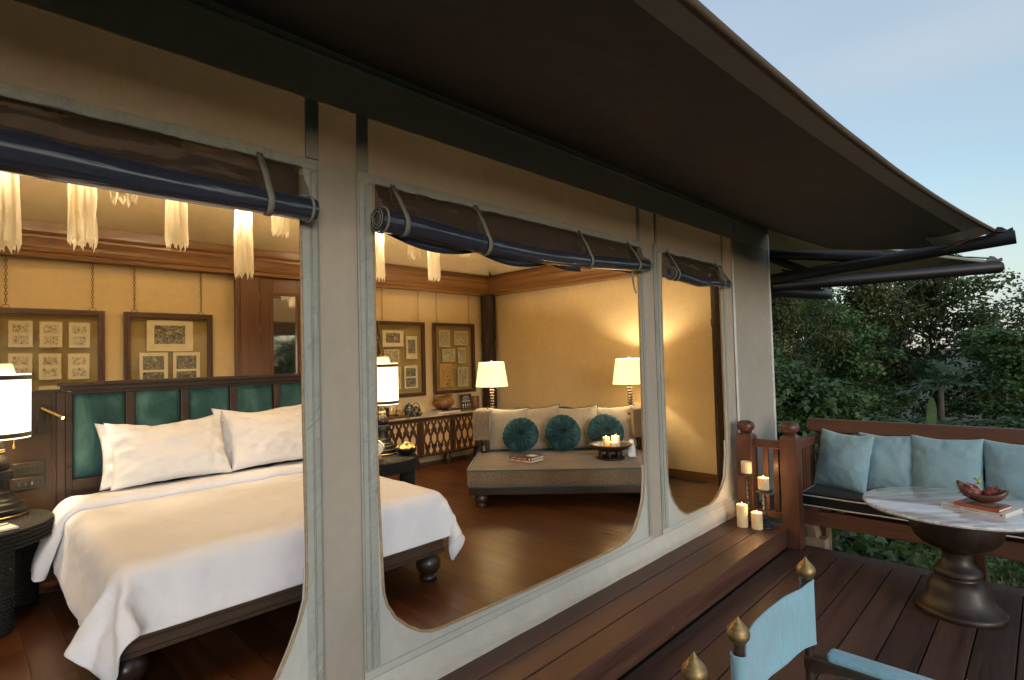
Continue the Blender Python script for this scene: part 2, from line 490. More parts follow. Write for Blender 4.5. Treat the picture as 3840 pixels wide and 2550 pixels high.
M['tape'] = canvas('tape_canvas', (.37,.385,.35), .55, 9.0)
M['dark_tape'] = canvas('dark_tape_canvas', (.33,.34,.31), .2, 5.0)
M['webbing'] = canvas('webbing', (.24,.235,.195), .3, 20.0)
M['zip'] = plain('zip_tape', (.34,.25,.15), .6, .25, 60, 300, .5)
M['thread'] = plain('thread', (.22,.205,.175), .8)
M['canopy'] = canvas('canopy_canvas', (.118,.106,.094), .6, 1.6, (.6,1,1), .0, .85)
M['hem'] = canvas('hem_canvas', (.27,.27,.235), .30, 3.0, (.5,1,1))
M['hem_roll'] = canvas('edge_canvas', (.11,.075,.048), .3, 4.0)
M['light_canvas'] = canvas('light_canvas', (.62,.50,.33), .2, 1.5)
M['inner'] = canvas('inner_canvas', (.69,.53,.295), .18, 1.6, (1,1,.35))
M['ceil'] = canvas('ceiling_canvas', (.70,.55,.32), .12, 1.2)
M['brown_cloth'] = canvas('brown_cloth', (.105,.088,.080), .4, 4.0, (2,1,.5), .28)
M['vinyl'] = vinyl('rolled_vinyl')
M['clear'] = clear('clear_vinyl', .30, .08, .10)
M['glass'] = clear('picture_glass', .08, .02, 0, (.95,.95,.91))
M['glass_back'] = clear('backing_glass', .03, .1, 0, (.92,.91,.86))
M['whitetrim'] = plain('white_trim', (.62,.62,.60), .5)
M['steel'] = plain('dark_steel', (.009,.009,.011), .5, .2, 12, 200, .15)
M['chrome'] = plain('chrome', (.7,.7,.7), .15, .05, metal=1)
M['sheet'] = fabric('bed_linen', (.76,.77,.83), .85, 900, .015, .26, 6, .2, .05)
M['pillowcase'] = fabric('pillow_linen', (.78,.78,.81), .85, 900, .015, .26, 7, .2, .05)
M['teal'] = velvet('teal_velvet', (.030,.086,.090), (.080,.172,.172), 2.2, (1.6,1.6,.8))
M['teal_round'] = velvet('teal_round_velvet', (.010,.036,.050), (.034,.096,.122), 5)
M['piping'] = fabric('teal_piping', (.02,.075,.075), .7)
M['tweed'] = fabric('tweed', (.17,.125,.078), .95, 260, .2, .15, 6, .2, .8, (.045,.033,.024), stripes=(130,130,60))
M['tweed_side'] = fabric('tweed_side', (.17,.130,.092), .95, 260, .2, .15, 6, .2, .8, (.06,.045,.036), stripes=(150,150,45))
M['linen'] = fabric('grey_linen', (.36,.31,.235), .9, 300, .08, .25, 7, .3, .35, (.24,.20,.15))
M['blue'] = fabric('blue_fabric', (.28,.43,.50), .88, 300, .04, .08, 9, .4, .5, (.13,.235,.275), stripes=(20,220,400))
M['chairblue'] = fabric('chair_canvas', (.26,.45,.54), .85, 300, .05, .2, 5, .4, .35, (.18,.345,.41), stripes=(420,60,12))
M['black'] = fabric('black_fabric', (.011,.011,.013), .85, 300, .15, .1, 6, .1, .3)
M['white_piping'] = fabric('white_piping', (.60,.58,.52), .8)
M['rope'] = rope('black_rope', (.014,.0135,.013))
M['rope_brown'] = rope('brown_rope', (.030,.018,.011))
M['brass'] = plain('brushed_brass', (.36,.25,.115), .5, .3, 20, 50, .5, .002, 1, 0, 0, (1,1,9))
M['bronze'] = plain('bronze', (.24,.16,.075), .4, .25, 20, 100, .1, .001, 1)
M['blackmetal'] = plain('black_iron', (.020,.020,.022), .4, .3, 15, 80, .2)
M['ebony'] = plain('ebony_wood', (.007,.006,.0055), .48, .3, 8, 60, .1, .001, 0, 0, spec=.35)
M['ink'] = plain('ink', (.012,.012,.012), .8, 0, bst=0)
M['shade'] = glow('lamp_shade', (1.0, .84, .53), 1.15, (.85,.78,.6))
M['shade_cone'] = glow('cone_shade', (1.0, .77, .37), .62, (.85,.75,.55))
M['shade_cap'] = glow('shade_cap', (1.0, .72, .33), .42, (.85,.75,.55))
M['shade_band'] = fabric('shade_band', (.055,.045,.035), .8)
M['shade_rim'] = glow('shade_rim', (1.0,.85,.6), 1.2)
M['ribbon'] = fabric('ribbon_silk', (.90,.84,.70), .7, 500, .05, .5, 9, .3, .1, None, .55)
M['bulb'] = glow('bulb', (1.0,.75,.4), 8.0)
M['flame'] = glow('flame', (1.0,.62,.20), 26.0)
M['marble'] = marble('table_marble', (.70,.69,.70), (.40,.36,.36), (1.2, 12, 12), 2.6, .10, math.radians(42))
M['marble_top'] = marble('sideboard_marble', (.52,.44,.34), (.26,.20,.14), (1,1,1), 7, .16)
M['paper'] = plain('paper', (.62,.60,.56), .8, .06, 30, 200, .1, stretch=(1,1,12))
M['ochre'] = plain('book_red', (.40,.085,.03), .5, .1)
M['bookwhite'] = plain('book_white', (.66,.60,.55), .5, .05)
M['bookdark'] = plain('book_dark', (.03,.024,.02), .35, .5, 14)
M['bookpink'] = plain('book_pink', (.34,.16,.12), .5, .1)
M['sketch'] = printmat('sketch_print', 'sketch'); M['engraving'] = printmat('engraving_print', 'engraving', (.86,.76,.58)); M['photo'] = printmat('photo_print', 'photo', (.84,.76,.62))
M['map'] = printmat('map_print', 'map', (.74,.65,.48)); M['cards'] = printmat('card_print', 'cards', (.62,.38,.14))
M['panel'] = plain('beige_panel', (.52,.36,.20), .7, .08, 30)
M['clay'] = plain('clay', (.20,.095,.04), .5, .5, 9, 40, .3, .004)
M['glaze'] = plain('green_glaze', (.055,.058,.045), .25, .35, 14, 40, .15, .003, 0, .3)
M['cupwood'] = plain('cup_wood', (.14,.065,.03), .45, .3, 20, 60, .2, .002, stretch=(1,1,.2))
M['petal'] = plain('petal', (.80,.62,.22), .6, .25, 60, 80, .1)
M['white'] = plain('white_paint', (.72,.70,.66), .5, .03)
M['vent'] = plain('vent_metal', (.012,.011,.010), .5)
M['switch'] = plain('switch_plate', (.030,.026,.022), .28, .15)
M['silver'] = plain('silver', (.62,.56,.48), .2, .1, metal=1)
M['bowlwood'] = wood('bowl_wood', (.035,.014,.009), (.12,.045,.022), 'y', .35, 5, .1, .3)
M['fruit'] = plain('dragonfruit', (.30,.035,.06), .45, .45, 22, 60, .3, .004)
M['fruit_scale'] = plain('dragonfruit_scale', (.28,.17,.06), .5, .5, 30)
M['stem'] = plain('fruit_stem', (.33,.36,.05), .5, .3, 30)
M['mirror'] = plain('mirror', (.62,.60,.55), .04, .02, metal=1, bst=0)

def wax():
    mt, nt, p, out = nodes('candle_wax')
    v = texvec(nt)
    c = ramp(nt, nnoise(nt, v, 9, 5, .6), [(.3, (.60,.49,.29)), (.7, (.74,.63,.42))])
    nt.links.new(c, p.inputs['Base Color']); p.inputs['Roughness'].default_value = .5
    p.inputs['Subsurface Weight'].default_value = .5; p.inputs['Subsurface Radius'].default_value = (.05,.02,.008); p.inputs['Subsurface Scale'].default_value = .5
    p.inputs['Emission Color'].default_value = (1,.55,.2,1); p.inputs['Emission Strength'].default_value = 0.05
    bump(nt, p, nnoise(nt, v, 30, 4), .12, .003)
    return mt
M['wax'] = wax()
M['leaf_dark'] = leafmat('leaf_dark', [(.046,.068,.026), (.108,.150,.052), (.18,.215,.080)], 1.1)
M['leaf_olive'] = leafmat('leaf_olive', [(.038,.050,.018), (.098,.118,.038), (.18,.19,.07)], 1.0)
M['leaf_bush'] = leafmat('leaf_bush', [(.034,.066,.024), (.080,.142,.046), (.14,.21,.072)], 1.6)
M['leaf_bamboo'] = leafmat('leaf_bamboo', [(.042,.052,.018), (.095,.110,.035), (.16,.17,.056)], 1.6)
M['leaf_papaya'] = leafmat('leaf_papaya', [(.018,.040,.017), (.038,.074,.030), (.066,.108,.044)], 1.5)
M['grass'] = leafmat('grass_blades', [(0.030,0.050,0.014), (0.075,0.110,0.030), (0.160,0.180,0.070)], 3.0)
M['bark'] = plain('bark', (.085,.065,.048), .85, .4, 9, 30, .5, .02, stretch=(1,1,.25))
M['soil'] = plain('ground_soil', (.030,.040,.016), .95, .4, 1.5, 12, .6, .05)
# ================================================================== ground, deck, step
def ground_h(x, y):
    return -.62 - .045*max(0, min(x, 60)-6) + .10*nz((x*.15, y*.15, 0)) + .03*nz((x, y, 3))
mb = MB()
xs = [-2500,-600,-120,-40,-12,-4] + [0+i*.9 for i in range(0, 60)] + [60,80,120,300,900,3000]
ys = [-2500,-600,-120,-40,-20,-10,-6] + [-4+i*.9 for i in range(0, 26)] + [22,30,50,120,600,2500]
mb.grid(len(xs), len(ys), lambda u, v: (xs[round(u*(len(xs)-1))], ys[round(v*(len(ys)-1))], ground_h(xs[round(u*(len(xs)-1))], ys[round(v*(len(ys)-1))])))
g = obj('ground', mb, M['soil'], smooth=True); g['kind'] = 'structure'

deck = struct('deck')
bw = .18
me = None
def board_mesh(L, w, h, name):
    b = MB().box(0, 0, 0, L, w, h)
    o = obj(name, b, M['deck'], deck, bevel=.0035, local=True)
    return o
first = None
for k in range(19):
    y1 = 1.625 - k*bw
    if first is None:
        first = board_mesh(6.44, bw-.007, .032, 'board'); o = first
    else:
        o = first.copy(); COL.objects.link(o)
    o.matrix_basis = Matrix.Translation((-1.5, y1-bw+.0035, -.032))
obj('end_board', MB().box(4.945, -1.8, -.032, 5.092, 1.62, 0), M['deck'], deck, bevel=.0035)['label'] = 'deck board laid crosswise along the far edge'
obj('fascia', MB().box(5.06, -1.8, -.22, 5.085, 1.62, -.033), M['red'], deck)
obj('substrate', MB().box(-1.5, -1.8, -.20, 5.05, 2.0, -.036), M['soil'], deck)

step = struct('deck_step')
w3 = .157
first = None
for k in range(3):
    y1 = 2.098 - k*w3
    if first is None:
        first = obj('board', MB().box(0, 0, 0, 6.48, w3-.005, .03), M['step'], step, bevel=.004, local=True); o = first
    else:
        o = first.copy(); COL.objects.link(o)
    o.matrix_basis = Matrix.Translation((-1.5, y1-w3+.002, .145))
obj('riser', MB().box(-1.5, 1.640, .001, 4.975, 1.662, .1445), M['step'], step, bevel=.002)
obj('carcass', MB().box(-1.5, 1.664, .0, 4.97, 2.3, .143), M['soil'], step)

# ================================================================== tent: front wall
WY = 2.10
fw_ = thing('tent_front_wall', 'beige canvas front wall of the tent with three zipped open windows', 'wall', (2.4, WY, .175))
def mirror_x(pts, cx): return [(2*cx - x, z) for x, z in pts]
O1r = [(.962,2.432),(.961,1.5),(.968,.83),(.962,.745),(.938,.665),(.898,.575),(.852,.49),(.78,.425),(.68,.395),(.55,.384)]
O1 = O1r + [(x, z) for x, z in reversed(mirror_x(O1r, -.15))]
O2 = [(1.292,2.432),(1.289,1.9),(1.289,1.2),(1.301,.821),(1.304,.712),(1.308,.654),(1.324,.601),(1.364,.535),(1.432,.469),(1.492,.427),(1.555,.401),(1.62,.391),(1.713,.389),(1.879,.388),(2.1,.382),(2.436,.378),(2.7,.380),(2.989,.378),(3.12,.381),(3.20,.392),(3.309,.44),(3.377,.523),(3.428,.621),(3.452,.75),(3.462,.95),(3.466,1.4),(3.470,2.0),(3.470,2.432)]
O3 = [(3.812,2.440),(3.790,2.1),(3.780,1.7),(3.780,.945),(3.782,.801),(3.790,.679),(3.824,.581),(3.867,.52),(3.947,.445),(4.03,.398),(4.093,.380),(4.293,.373),(4.47,.373),(4.56,.388),(4.631,.41),(4.73,.477),(4.802,.558),(4.843,.735),(4.850,.95),(4.850,1.6),(4.853,2.436)]
def plate(name, outer, holes, y, th, mt, parent, wav=0.0):
    """a sheet of cloth in the wall plane with openings cut out"""
    bm = bmesh.new(); edges = []
    for lp in [outer] + holes:
        pts = []
        for i, (x, z) in enumerate(lp):
            x2, z2 = lp[(i+1) % len(lp)]
            n = max(1, int(math.hypot(x2-x, z2-z)/.12))
            for k in range(n): pts.append((x+(x2-x)*k/n, z+(z2-z)*k/n))
        vs = [bm.verts.new((x, y, z)) for x, z in pts]
        edges += [bm.edges.new((vs[i], vs[(i+1) % len(vs)])) for i in range(len(vs))]
    bmesh.ops.triangle_fill(bm, use_beauty=True, use_dissolve=False, edges=edges)
    bmesh.ops.subdivide_edges(bm, edges=[e for e in bm.edges if e.calc_length() > .25], cuts=1)
    bm.verts.index_update()
    b = MB(); b.v = [(v.co.x, v.co.y + wav*nz((v.co.x*1.3, 0, v.co.z*1.3)), v.co.z) for v in bm.verts]; b.f = [tuple(v.index for v in f.verts) for f in bm.faces]
    bm.free()
    return obj(name, b, mt, parent, solid=th)
X0, X1 = -1.45, 6.10
grow = lambda o, d: o      # the cloth behind shares the openings
plate('canvas', [(X0,.30),(X1,.30),(X1,2.972),(X0,2.972)],
      [[(x, z) for x, z in O] for O in (O1, O2, O3)], WY+.006, .005, M['canvas'], fw_, .004)
# sewn borders round each opening, a little proud of the wall
def border(outer, hole):
    return plate('window_border', outer, [hole], WY-.003, .004, M['border'], fw_, .002)
ins = lambda O, d: [(x, z) for x, z in O]
border([(-1.38,.318),(1.034,.318),(1.034,2.476),(-1.38,2.476)], O1)
border([(1.212,.312),(3.522,.312),(3.522,2.478),(1.212,2.478)], O2)
border([(3.690,.312),(4.925,.312),(4.925,2.484),(3.690,2.484)], O3)
# reinforcing tapes along the head and sides of each opening
def tapes(xl, xr, zt, xil, xir, zi):
    obj('head_tape', MB().box(xl, WY-.012, zi-.002, xr, WY-.006, zt), M['tape'], fw_, bevel=.002)
    for a, b in ((xl, xil), (xir, xr)):
        mb = MB()
        def fn(u, v, a=a, b=b):
            z = .358 + (zi-.358)*v
            return (a+(b-a)*u, WY-.007 - .004*math.sin(u*PI) - .003*nz((u*2, z*9, a*5)), z)
        mb.grid(7, 70, fn)
        obj('side_tape', mb, M['tape'], fw_, smooth=True)
tapes(-1.38, 1.034, 2.476, -1.27, .966, 2.434)
tapes(1.212, 3.522, 2.478, 1.286, 3.476, 2.433)
tapes(3.690, 4.925, 2.484, 3.776, 4.858, 2.440)
# zips
def zipper(O):
    pts = []
    for i in range(len(O)-1):
        (x, z), (x2, z2) = O[i], O[i+1]
        n = max(1, int(math.hypot(x2-x, z2-z)/.035))
        for k in range(n):
            t = k/n; xx, zz = x+(x2-x)*t, z+(z2-z)*t
            wv = .006*nz((xx*4, zz*4, 1.3)) if zz < 1 else .002*nz((xx*4, zz*4, 1.3))
            pts.append((xx, WY-.006-.004*nz((xx*5, 2, zz*5)), zz + wv))
    obj('zip', MB().tube(pts, .0065, 6), M['zip'], fw_, smooth=True)
    obj('zip_flap', MB().tube([(x, y+.012, z-.010) for x, y, z in pts if z < .9], .010, 6), M['border'], fw_, smooth=True)
for O in (O1, O2, O3): zipper(O)
# stitched seams
mb = MB()
def seam(p, q, y=WY-.0062):
    n = max(2, int(math.hypot(q[0]-p[0], q[1]-p[1])/.1))
    mb.tube([(p[0]+(q[0]-p[0])*i/n, y, p[1]+(q[1]-p[1])*i/n) for i in range(n+1)], .0010, 4)
for xl, xr in ((-1.38,1.034),(1.212,3.522),(3.690,4.925)):
    seam((xl,.316),(xr,.316)); seam((xl,.352),(xr,.352))
    for d in (.006,.030,.036):
        seam((xl+d,.36),(xl+d,2.43),WY-.0125); seam((xr-d,.36),(xr-d,2.43),WY-.0125)
seam((1.036,.30),(1.036,2.72)); seam((1.209,.20),(1.209,2.48)); seam((3.60,.20),(3.60,.31))
obj('seam', mb, M['thread'], fw_)
# valance band, its piping and the tapes that hang from it
obj('valance_band', MB().box(X0, WY-.008, 2.726, X1, WY, 2.964), M['band'], fw_)
obj('valance_piping', MB().tube([(X0, WY-.016, 2.918), (X1, WY-.016, 2.918)], .011, 8), M['tape'], fw_, smooth=True)
for a, b in ((.985,1.040),(1.214,1.268),(3.468,3.500),(3.716,3.745),(4.905,4.930)):
    obj('hanging_tape', MB().box(a, WY-.009, 2.480, b, WY-.002, 2.725), M['dark_tape'], fw_)
# loose skirt at the foot of the wall
def skirt(u, v):
    x = X0 + (5.16-X0)*u; z = .176 + (.318-.176)*v
    return (x, WY - .004 - .030*math.sin(v*PI)**1.3*(.7+.5*nz((x*.9, 0, 0))) - .016*(1-v) - .004*nz((x*5, v*3, 0)), z)
obj('skirt', MB().grid(150, 9, skirt), M['skirt'], fw_, smooth=True)
# smooth end panel, its white edge strips and rope lacing
obj('end_panel', MB().box(5.165, WY-.004, .176, 6.085, WY+.001, 2.725), M['canvas'], fw_)
obj('edge_strip', MB().box(5.118, WY-.013, .176, 5.160, WY-.0045, 2.905), M['whitetrim'], fw_, bevel=.003)
obj('edge_strip', MB().box(6.062, WY-.014, .176, 6.108, WY+.03, 2.905), M['whitetrim'], fw_, bevel=.003)
mb = MB()
for i in range(90): mb.tube([(6.125, WY+.02, .2+i*.03), (6.122, WY+.012, .214+i*.03), (6.125, WY+.02, .228+i*.03)], .008, 5)
mb.tube([(6.125, WY+.03, .18), (6.125, WY+.03, 2.9)], .008, 6)
obj('rope_lacing', mb, M['rope_brown'], fw_, smooth=True)

# ---- rolled windows
def rolled_window(label, xa, xb, zc, rad, straps, sheet_top, dark_z, yroll=2.035, sag2=None, ends=('a','b')):
    t = thing('rolled_window', label, 'rolled blind', ((xa+xb)/2, WY-.02, sheet_top), 0, 'clear vinyl windows rolled up under their openings')
    n = 60
    P = [(xa+(xb-xa)*i/n, yroll - .004*nz((i*.15,0,xa)), zc(xa+(xb-xa)*i/n)) for i in range(n+1)]
    R = [rad(p[0])*(1+.05*nz((p[0]*4, 1, 0))) for p in P]
    obj('roll', MB().tube(P, R, 18), M['vinyl'], t, smooth=True, angle=60)
    def sheet(u, v):
        x = xa+.02+(xb-xa-.04)*u
        z0 = zc(x) + rad(x)*.35
        bul = .028*math.sin(v*PI)*(nz((x*2.3, v*1.5, 4)) - .2) + .010*nz((x*7, v*4, 2))
        return (x, (yroll-.030)*(1-v) + (WY-.014)*v - bul, z0 + (sheet_top - z0)*v)
    obj('clear_sheet', MB().grid(70, 10, sheet), M['clear'], t, smooth=True)
    for e in ends:
        x = xa if e == 'a' else xb; k = 0 if e == 'a' else n
        mb = MB()
        sgn = -1 if e == 'a' else 1
        pts = []
        for i in range(34):
            a = -PI/2 + i/33*4.6*PI; r = R[k]*(1.02 - .62*i/33)
            pts.append((x + sgn*.004, P[k][1] + r*math.cos(a), P[k][2] + r*math.sin(a)))
        mb.tube(pts, .0030, 6)
        mb.tube([(x-sgn*.02, P[k][1] + R[k]*1.04*math.cos(a), P[k][2] + R[k]*1.04*math.sin(a)) for a in [i*PI/8 for i in range(16)]], .006, 6, True)
        obj('rolled_end', mb, M['webbing'], t, smooth=True)
    for sx in straps:
        mb = MB(); r = rad(sx)*1.07; zz = zc(sx)
        path = [(WY-.016, sheet_top+.01), (yroll-r*1.0, zz+r*.55)] + [(yroll + r*math.cos(a), zz + r*math.sin(a)) for a in [PI*(1-.08*i) for i in range(0, 12)] ] 
        path = [(WY-.016, sheet_top+.01), ((WY-.016)*.5+(yroll-r)*.5-.006, (sheet_top+zz)/2+.01)] + [(yroll - r*math.cos(q), zz + r*math.sin(q)) for q in [.6-.25*i for i in range(11)]]
        sl = .012
        L = len(path)
        vs = []
        for i, (yy, z_) in enumerate(path):
            off = .02*(i/L) * (1 if sx > 1.2 else .4)
            vs += [(sx-sl+off, yy-.001, z_), (sx+sl+off, yy-.001, z_)]
        mb.add(vs, [(2*i, 2*i+1, 2*i+3, 2*i+2) for i in range(L-1)])
        obj('strap', mb, M['webbing'], t, solid=.003, smooth=True)
    return t
c1 = lambda x: 2.250 - .012*smooth(-1.0, .5, x)*0 + .024*smooth(.6, -.4, x)
rolled_window('long rolled clear window above the bed, at the left end of the wall', -1.2, .985, c1, lambda x: .046 + .015*smooth(.9, 0, x), (.80, -.55), 2.437, 2.2, 2.03, ends=('b',))
z2 = [(1.24,2.264),(1.40,2.263),(1.60,2.252),(1.88,2.238),(2.10,2.232),(2.30,2.232),(2.55,2.240),(2.80,2.250),(3.10,2.268),(3.50,2.294)]
rolled_window('sagging rolled clear window with four straps, over the middle opening', 1.275, 3.50, lambda x: interp(x, z2), lambda x: .054 - .010*smooth(1.3, 3.4, x), (1.385, 1.885, 2.76, 3.32), 2.437, 2.2)
z3 = [(3.79,2.270),(4.0,2.262),(4.3,2.240),(4.6,2.262),(4.9,2.268)]
rolled_window('short rolled clear window over the narrow right hand opening', 3.815, 4.905, lambda x: interp(x, z3), lambda x: .047 - .014*smooth(3.9, 4.8, x), (3.88, 4.74), 2.444, 2.2)
# slack lower edge of the middle window, and a loose strap end
t = thing('window_flap', 'dark slack lower fold hanging under the middle rolled window', 'blind flap', (2.3, 2.06, 2.2))
def flap(u, v):
    x = 1.31 + (2.75-1.31)*u
    dz = .055*abs(math.sin(u*PI*2.6))**.8*(1-u*.5)
    zt = interp(x, z2) - .035
    return (x, 2.055 + .02*math.sin(v*PI), zt - (dz+.006)*v)
obj('fold', MB().grid(50, 6, flap), M['vinyl'], t, smooth=True)
obj('loose_strap', MB().add([(3.275,2.03,2.25),(3.295,2.03,2.25),(3.272,2.028,2.17),(3.294,2.028,2.17),(3.285,2.025,2.11),(3.307,2.025,2.11),(3.30,2.02,2.075),(3.322,2.02,2.08)], [(0,1,3,2),(2,3,5,4),(4,5,7,6)]), M['webbing'], t, solid=.002)
# brown inner cloth that hangs behind the rolled windows
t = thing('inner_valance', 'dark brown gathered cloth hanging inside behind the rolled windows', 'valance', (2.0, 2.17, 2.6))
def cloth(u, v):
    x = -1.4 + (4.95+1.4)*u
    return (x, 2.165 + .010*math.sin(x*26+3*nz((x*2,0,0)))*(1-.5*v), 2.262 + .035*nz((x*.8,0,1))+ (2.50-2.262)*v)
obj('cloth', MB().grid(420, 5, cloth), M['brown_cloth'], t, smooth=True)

# ================================================================== canopy and its poles
cp = thing('tent_canopy', 'dark brown canvas canopy sweeping out over the deck from the tent roof', 'canopy', (2.0, 2.1, 2.9))
def edge_y(x): return .69 - .39*((x-.3)/5.8)**2 if x > .3 else .69 - .25*((x-.3)/5.8)**2
END = [(0,0),(.19,.53),(.345,.945),(.53,1.127),(.716,1.224),(.87,1.194),(1,1)]
def canopy(x, v):
    ye = edge_y(x); y = 2.10 + (ye-2.10)*v
    k = max(0, (x-3.0)/3.15)**2.2
    lin = 2.965 + (2.615-2.965)*(v + .12*math.sin(v*PI))
    en = 2.965 + (2.615-2.965)*interp(v, END)
    z = lin*(1-k) + en*k + .006*nz((x*1.2, y*1.8, 0))
    xe = x + (.12*math.sin(v*PI)*k*-1)
    return (xe, y, z)
NX, NV = 90, 26
xs_c = [-2.6 + (6.12+2.6)*i/(NX-1) for i in range(NX)]
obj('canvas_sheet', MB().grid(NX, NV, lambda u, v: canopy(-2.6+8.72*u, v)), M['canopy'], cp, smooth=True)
def hem(u, v):
    x = -2.6+8.72*u; p = canopy(x, .935 + .065*v); return (p[0], p[1], p[2]-.006)
obj('hem_band', MB().grid(NX, 4, hem), M['hem'], cp, smooth=True)
obj('hem_piping', MB().tube([(lambda p: (p[0], p[1]-.012, p[2]+.006))(canopy(x, 1)) for x in xs_c], .016, 8), M['hem_roll'], cp, smooth=True)
p = canopy(6.12, 1)
obj('corner_patch', MB().grid(6, 8, lambda u, v: (lambda q: (q[0], q[1], q[2]-.010))(canopy(5.72+.40*u, .80+.2*v))), M['hem'], cp, smooth=True)
obj('corner_strap', MB().grid(3, 6, lambda u, v: (lambda q: (q[0], q[1]+.0, q[2]-.014-.05*v))(canopy(6.02+.05*u, .93-.10*v))), M['hem_roll'], cp, smooth=True)
obj('turnbuckle', MB().tube([(6.12,.30,2.617),(6.115,.265,2.606),(6.11,.20,2.60)], .008, 6).tube([(6.12,.285,2.628),(6.12,.245,2.616),(6.12,.245,2.600),(6.12,.285,2.606)], .005, 6, True), M['blackmetal'], cp, smooth=True)
# roof above the rooms
def roof(u, v):
    x = -2.6+8.72*u; y = 2.10 + (6.9-2.10)*v
    h = 2.966 + 2.2*math.sin(min(1, max(0, v))*PI)**.9 * min(1, (6.2-x)/1.8 if x > 4.4 else 1)
    return (x, y, h)
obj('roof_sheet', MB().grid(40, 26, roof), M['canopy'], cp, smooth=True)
# hip end of the canopy beyond the wall
ce = thing('end_canopy', 'pale underside of the canopy at the end of the tent, behind the poles', 'canopy', (6.6, 2.4, 2.7))
A0, A1, A2 = Vector((6.02,2.30,3.22)), Vector((7.22,.42,2.50)), Vector((8.2,2.3,2.52))
A3, A4 = Vector((6.2,4.2,3.1)), Vector((8.3,4.3,2.6))
def tri(a, b, c, name, mt):
    def fn(u, v):
        p = a*(1-v) + (b*(1-u)+c*u)*v
        return (p.x, p.y, p.z - .10*math.sin(v*PI*.9)*math.sin(u*PI))
    return obj(name, MB().grid(14, 12, fn), mt, ce, smooth=True)
tri(A0, A1, A2, 'canvas_sheet', M['light_canvas']); tri(A0, A2, A4, 'side_sheet', M['light_canvas']); tri(A0, A4, A3, 'rear_sheet', M['light_canvas'])
obj('hem_cord', MB().tube([A1+(A2-A1)*i/10+Vector((0,0,-.06*math.sin(i/10*PI))) for i in range(11)], .014, 6), M['hem_roll'], ce, smooth=True)
obj('hem_cord', MB().tube([A1+(A0-A1)*i/10+Vector((0,0,-.10*math.sin(i/10*PI))) for i in range(11)], .018, 6), M['hem'], ce, smooth=True)

def pole(label, a, b, r, cap, braces=()):
    a, b = Vector(a), Vector(b)
    t = thing('canopy_pole', label, 'pole', a, 0, 'steel poles that hold out the canopy')
    d = (b-a).normalized()
    if cap == 'round':
        pts = [a, b-d*r*.9] + [b - d*r*.9*(1-math.sin(q)) for q in (.4,.8,1.2,1.5)]
        rr = [r, r] + [r*math.cos(q) for q in (.4,.8,1.2,1.5)]
        obj('tube', MB().tube([a+(b-d*r*.9-a)*i/8 for i in range(8)] + pts[1:], [r]*8 + rr[1:], 20), M['steel'], t, smooth=True, angle=50)
    else:
        obj('tube', MB().tube([a+(b-a)*i/8 for i in range(9)], r, 20), M['steel'], t, smooth=True, angle=50)
    up = Vector((0,0,1)); s = d.cross(up).normalized()
    q = b - d*.10 + up*(r*.95)
    mb = MB()
    prof = [(-.09,-.004),(.09,-.004),(.085,.03),(.05,.016),(.02,.045),(-.01,.055),(-.04,.02),(-.085,.008)]
    mb.prism(prof, lambda u, v, w: tuple(q + d*u + up*v + s*w), -.012, .012)
    obj('lug', mb, M['steel'], t)
    mb = MB().lathe([(.0,0),(.005,0),(.005,.004),(0,.004)], n=6)
    for pa, pb, rr in braces:
        obj('brace', MB().tube([Vector(pa), (Vector(pa)+Vector(pb))/2, Vector(pb)], rr, 14), M['steel'], t, smooth=True, angle=50)
    return t
pole('square cut black pole reaching furthest out, hooked to the canopy corner', (6.16,2.12,2.425), (6.13,.15,2.545), .057, 'flat',
     [((6.16,2.12,2.705),(6.15,1.10,2.52),.052), ((6.17,2.10,2.66),(6.16,1.72,2.46),.042)])
pole('round ended black pole running diagonally behind the square cut one', (6.22,2.12,2.36), (7.32,.28,2.44), .063, 'round')
pole('short looking round ended black pole pointing away along the tent end', (6.20,2.20,2.33), (8.30,2.10,2.405), .072, 'round')
obj('cable', MB().tube([(7.32,.36,2.53),(7.26,.52,2.56),(7.18,.70,2.58)], .008, 6).tube([(7.2,.6,2.55),(7.15,.75,2.52),(7.2,.8,2.42)], .005, 5), M['blackmetal'], ce, smooth=True)
mb = MB().tube([(6.2+.25*math.sin(i/8*PI)*0+i*.03, 2.0-i*.07, 2.52-.05*math.sin(i/8*PI)) for i in range(9)], .011, 6)
obj('slack_strap', mb, M['blackmetal'], ce, smooth=True)

# ================================================================== room shell
FZ = .175
YB, XR, XL = 6.56, 6.20, -2.2
fl = struct('floor', (0,0,FZ))
pw = .165
n_pl = int((XR-XL)/pw)+1
proto = {}
for i in range(n_pl):
    x = XL + i*pw; y = 2.14; 
    cut = 2.14 + random.uniform(.8, 3.4)
    segs = [(2.14, cut), (cut, min(YB, cut+2.3))] + ([(cut+2.3, YB)] if cut+2.3 < YB-.2 else [])
    for a, b in segs:
        L = round((b-a)*4)/4
        L = b-a
        key = 'p'
        if key not in proto:
            proto[key] = obj('plank', MB().box(.0009, 0, -.02, pw-.0009, 1, 0), M['floor'], fl, local=True); o = proto[key]
        else:
            o = proto[key].copy(); COL.objects.link(o)
        o.matrix_basis = Matrix.Translation((x, a+.001, -.0006*random.random())) @ Matrix.Diagonal((1, b-a-.002, 1, 1))
obj('underfloor', MB().box(XL, 2.13, -.30, XR+.1, YB+.1, FZ-.022), M['soil'], fl)

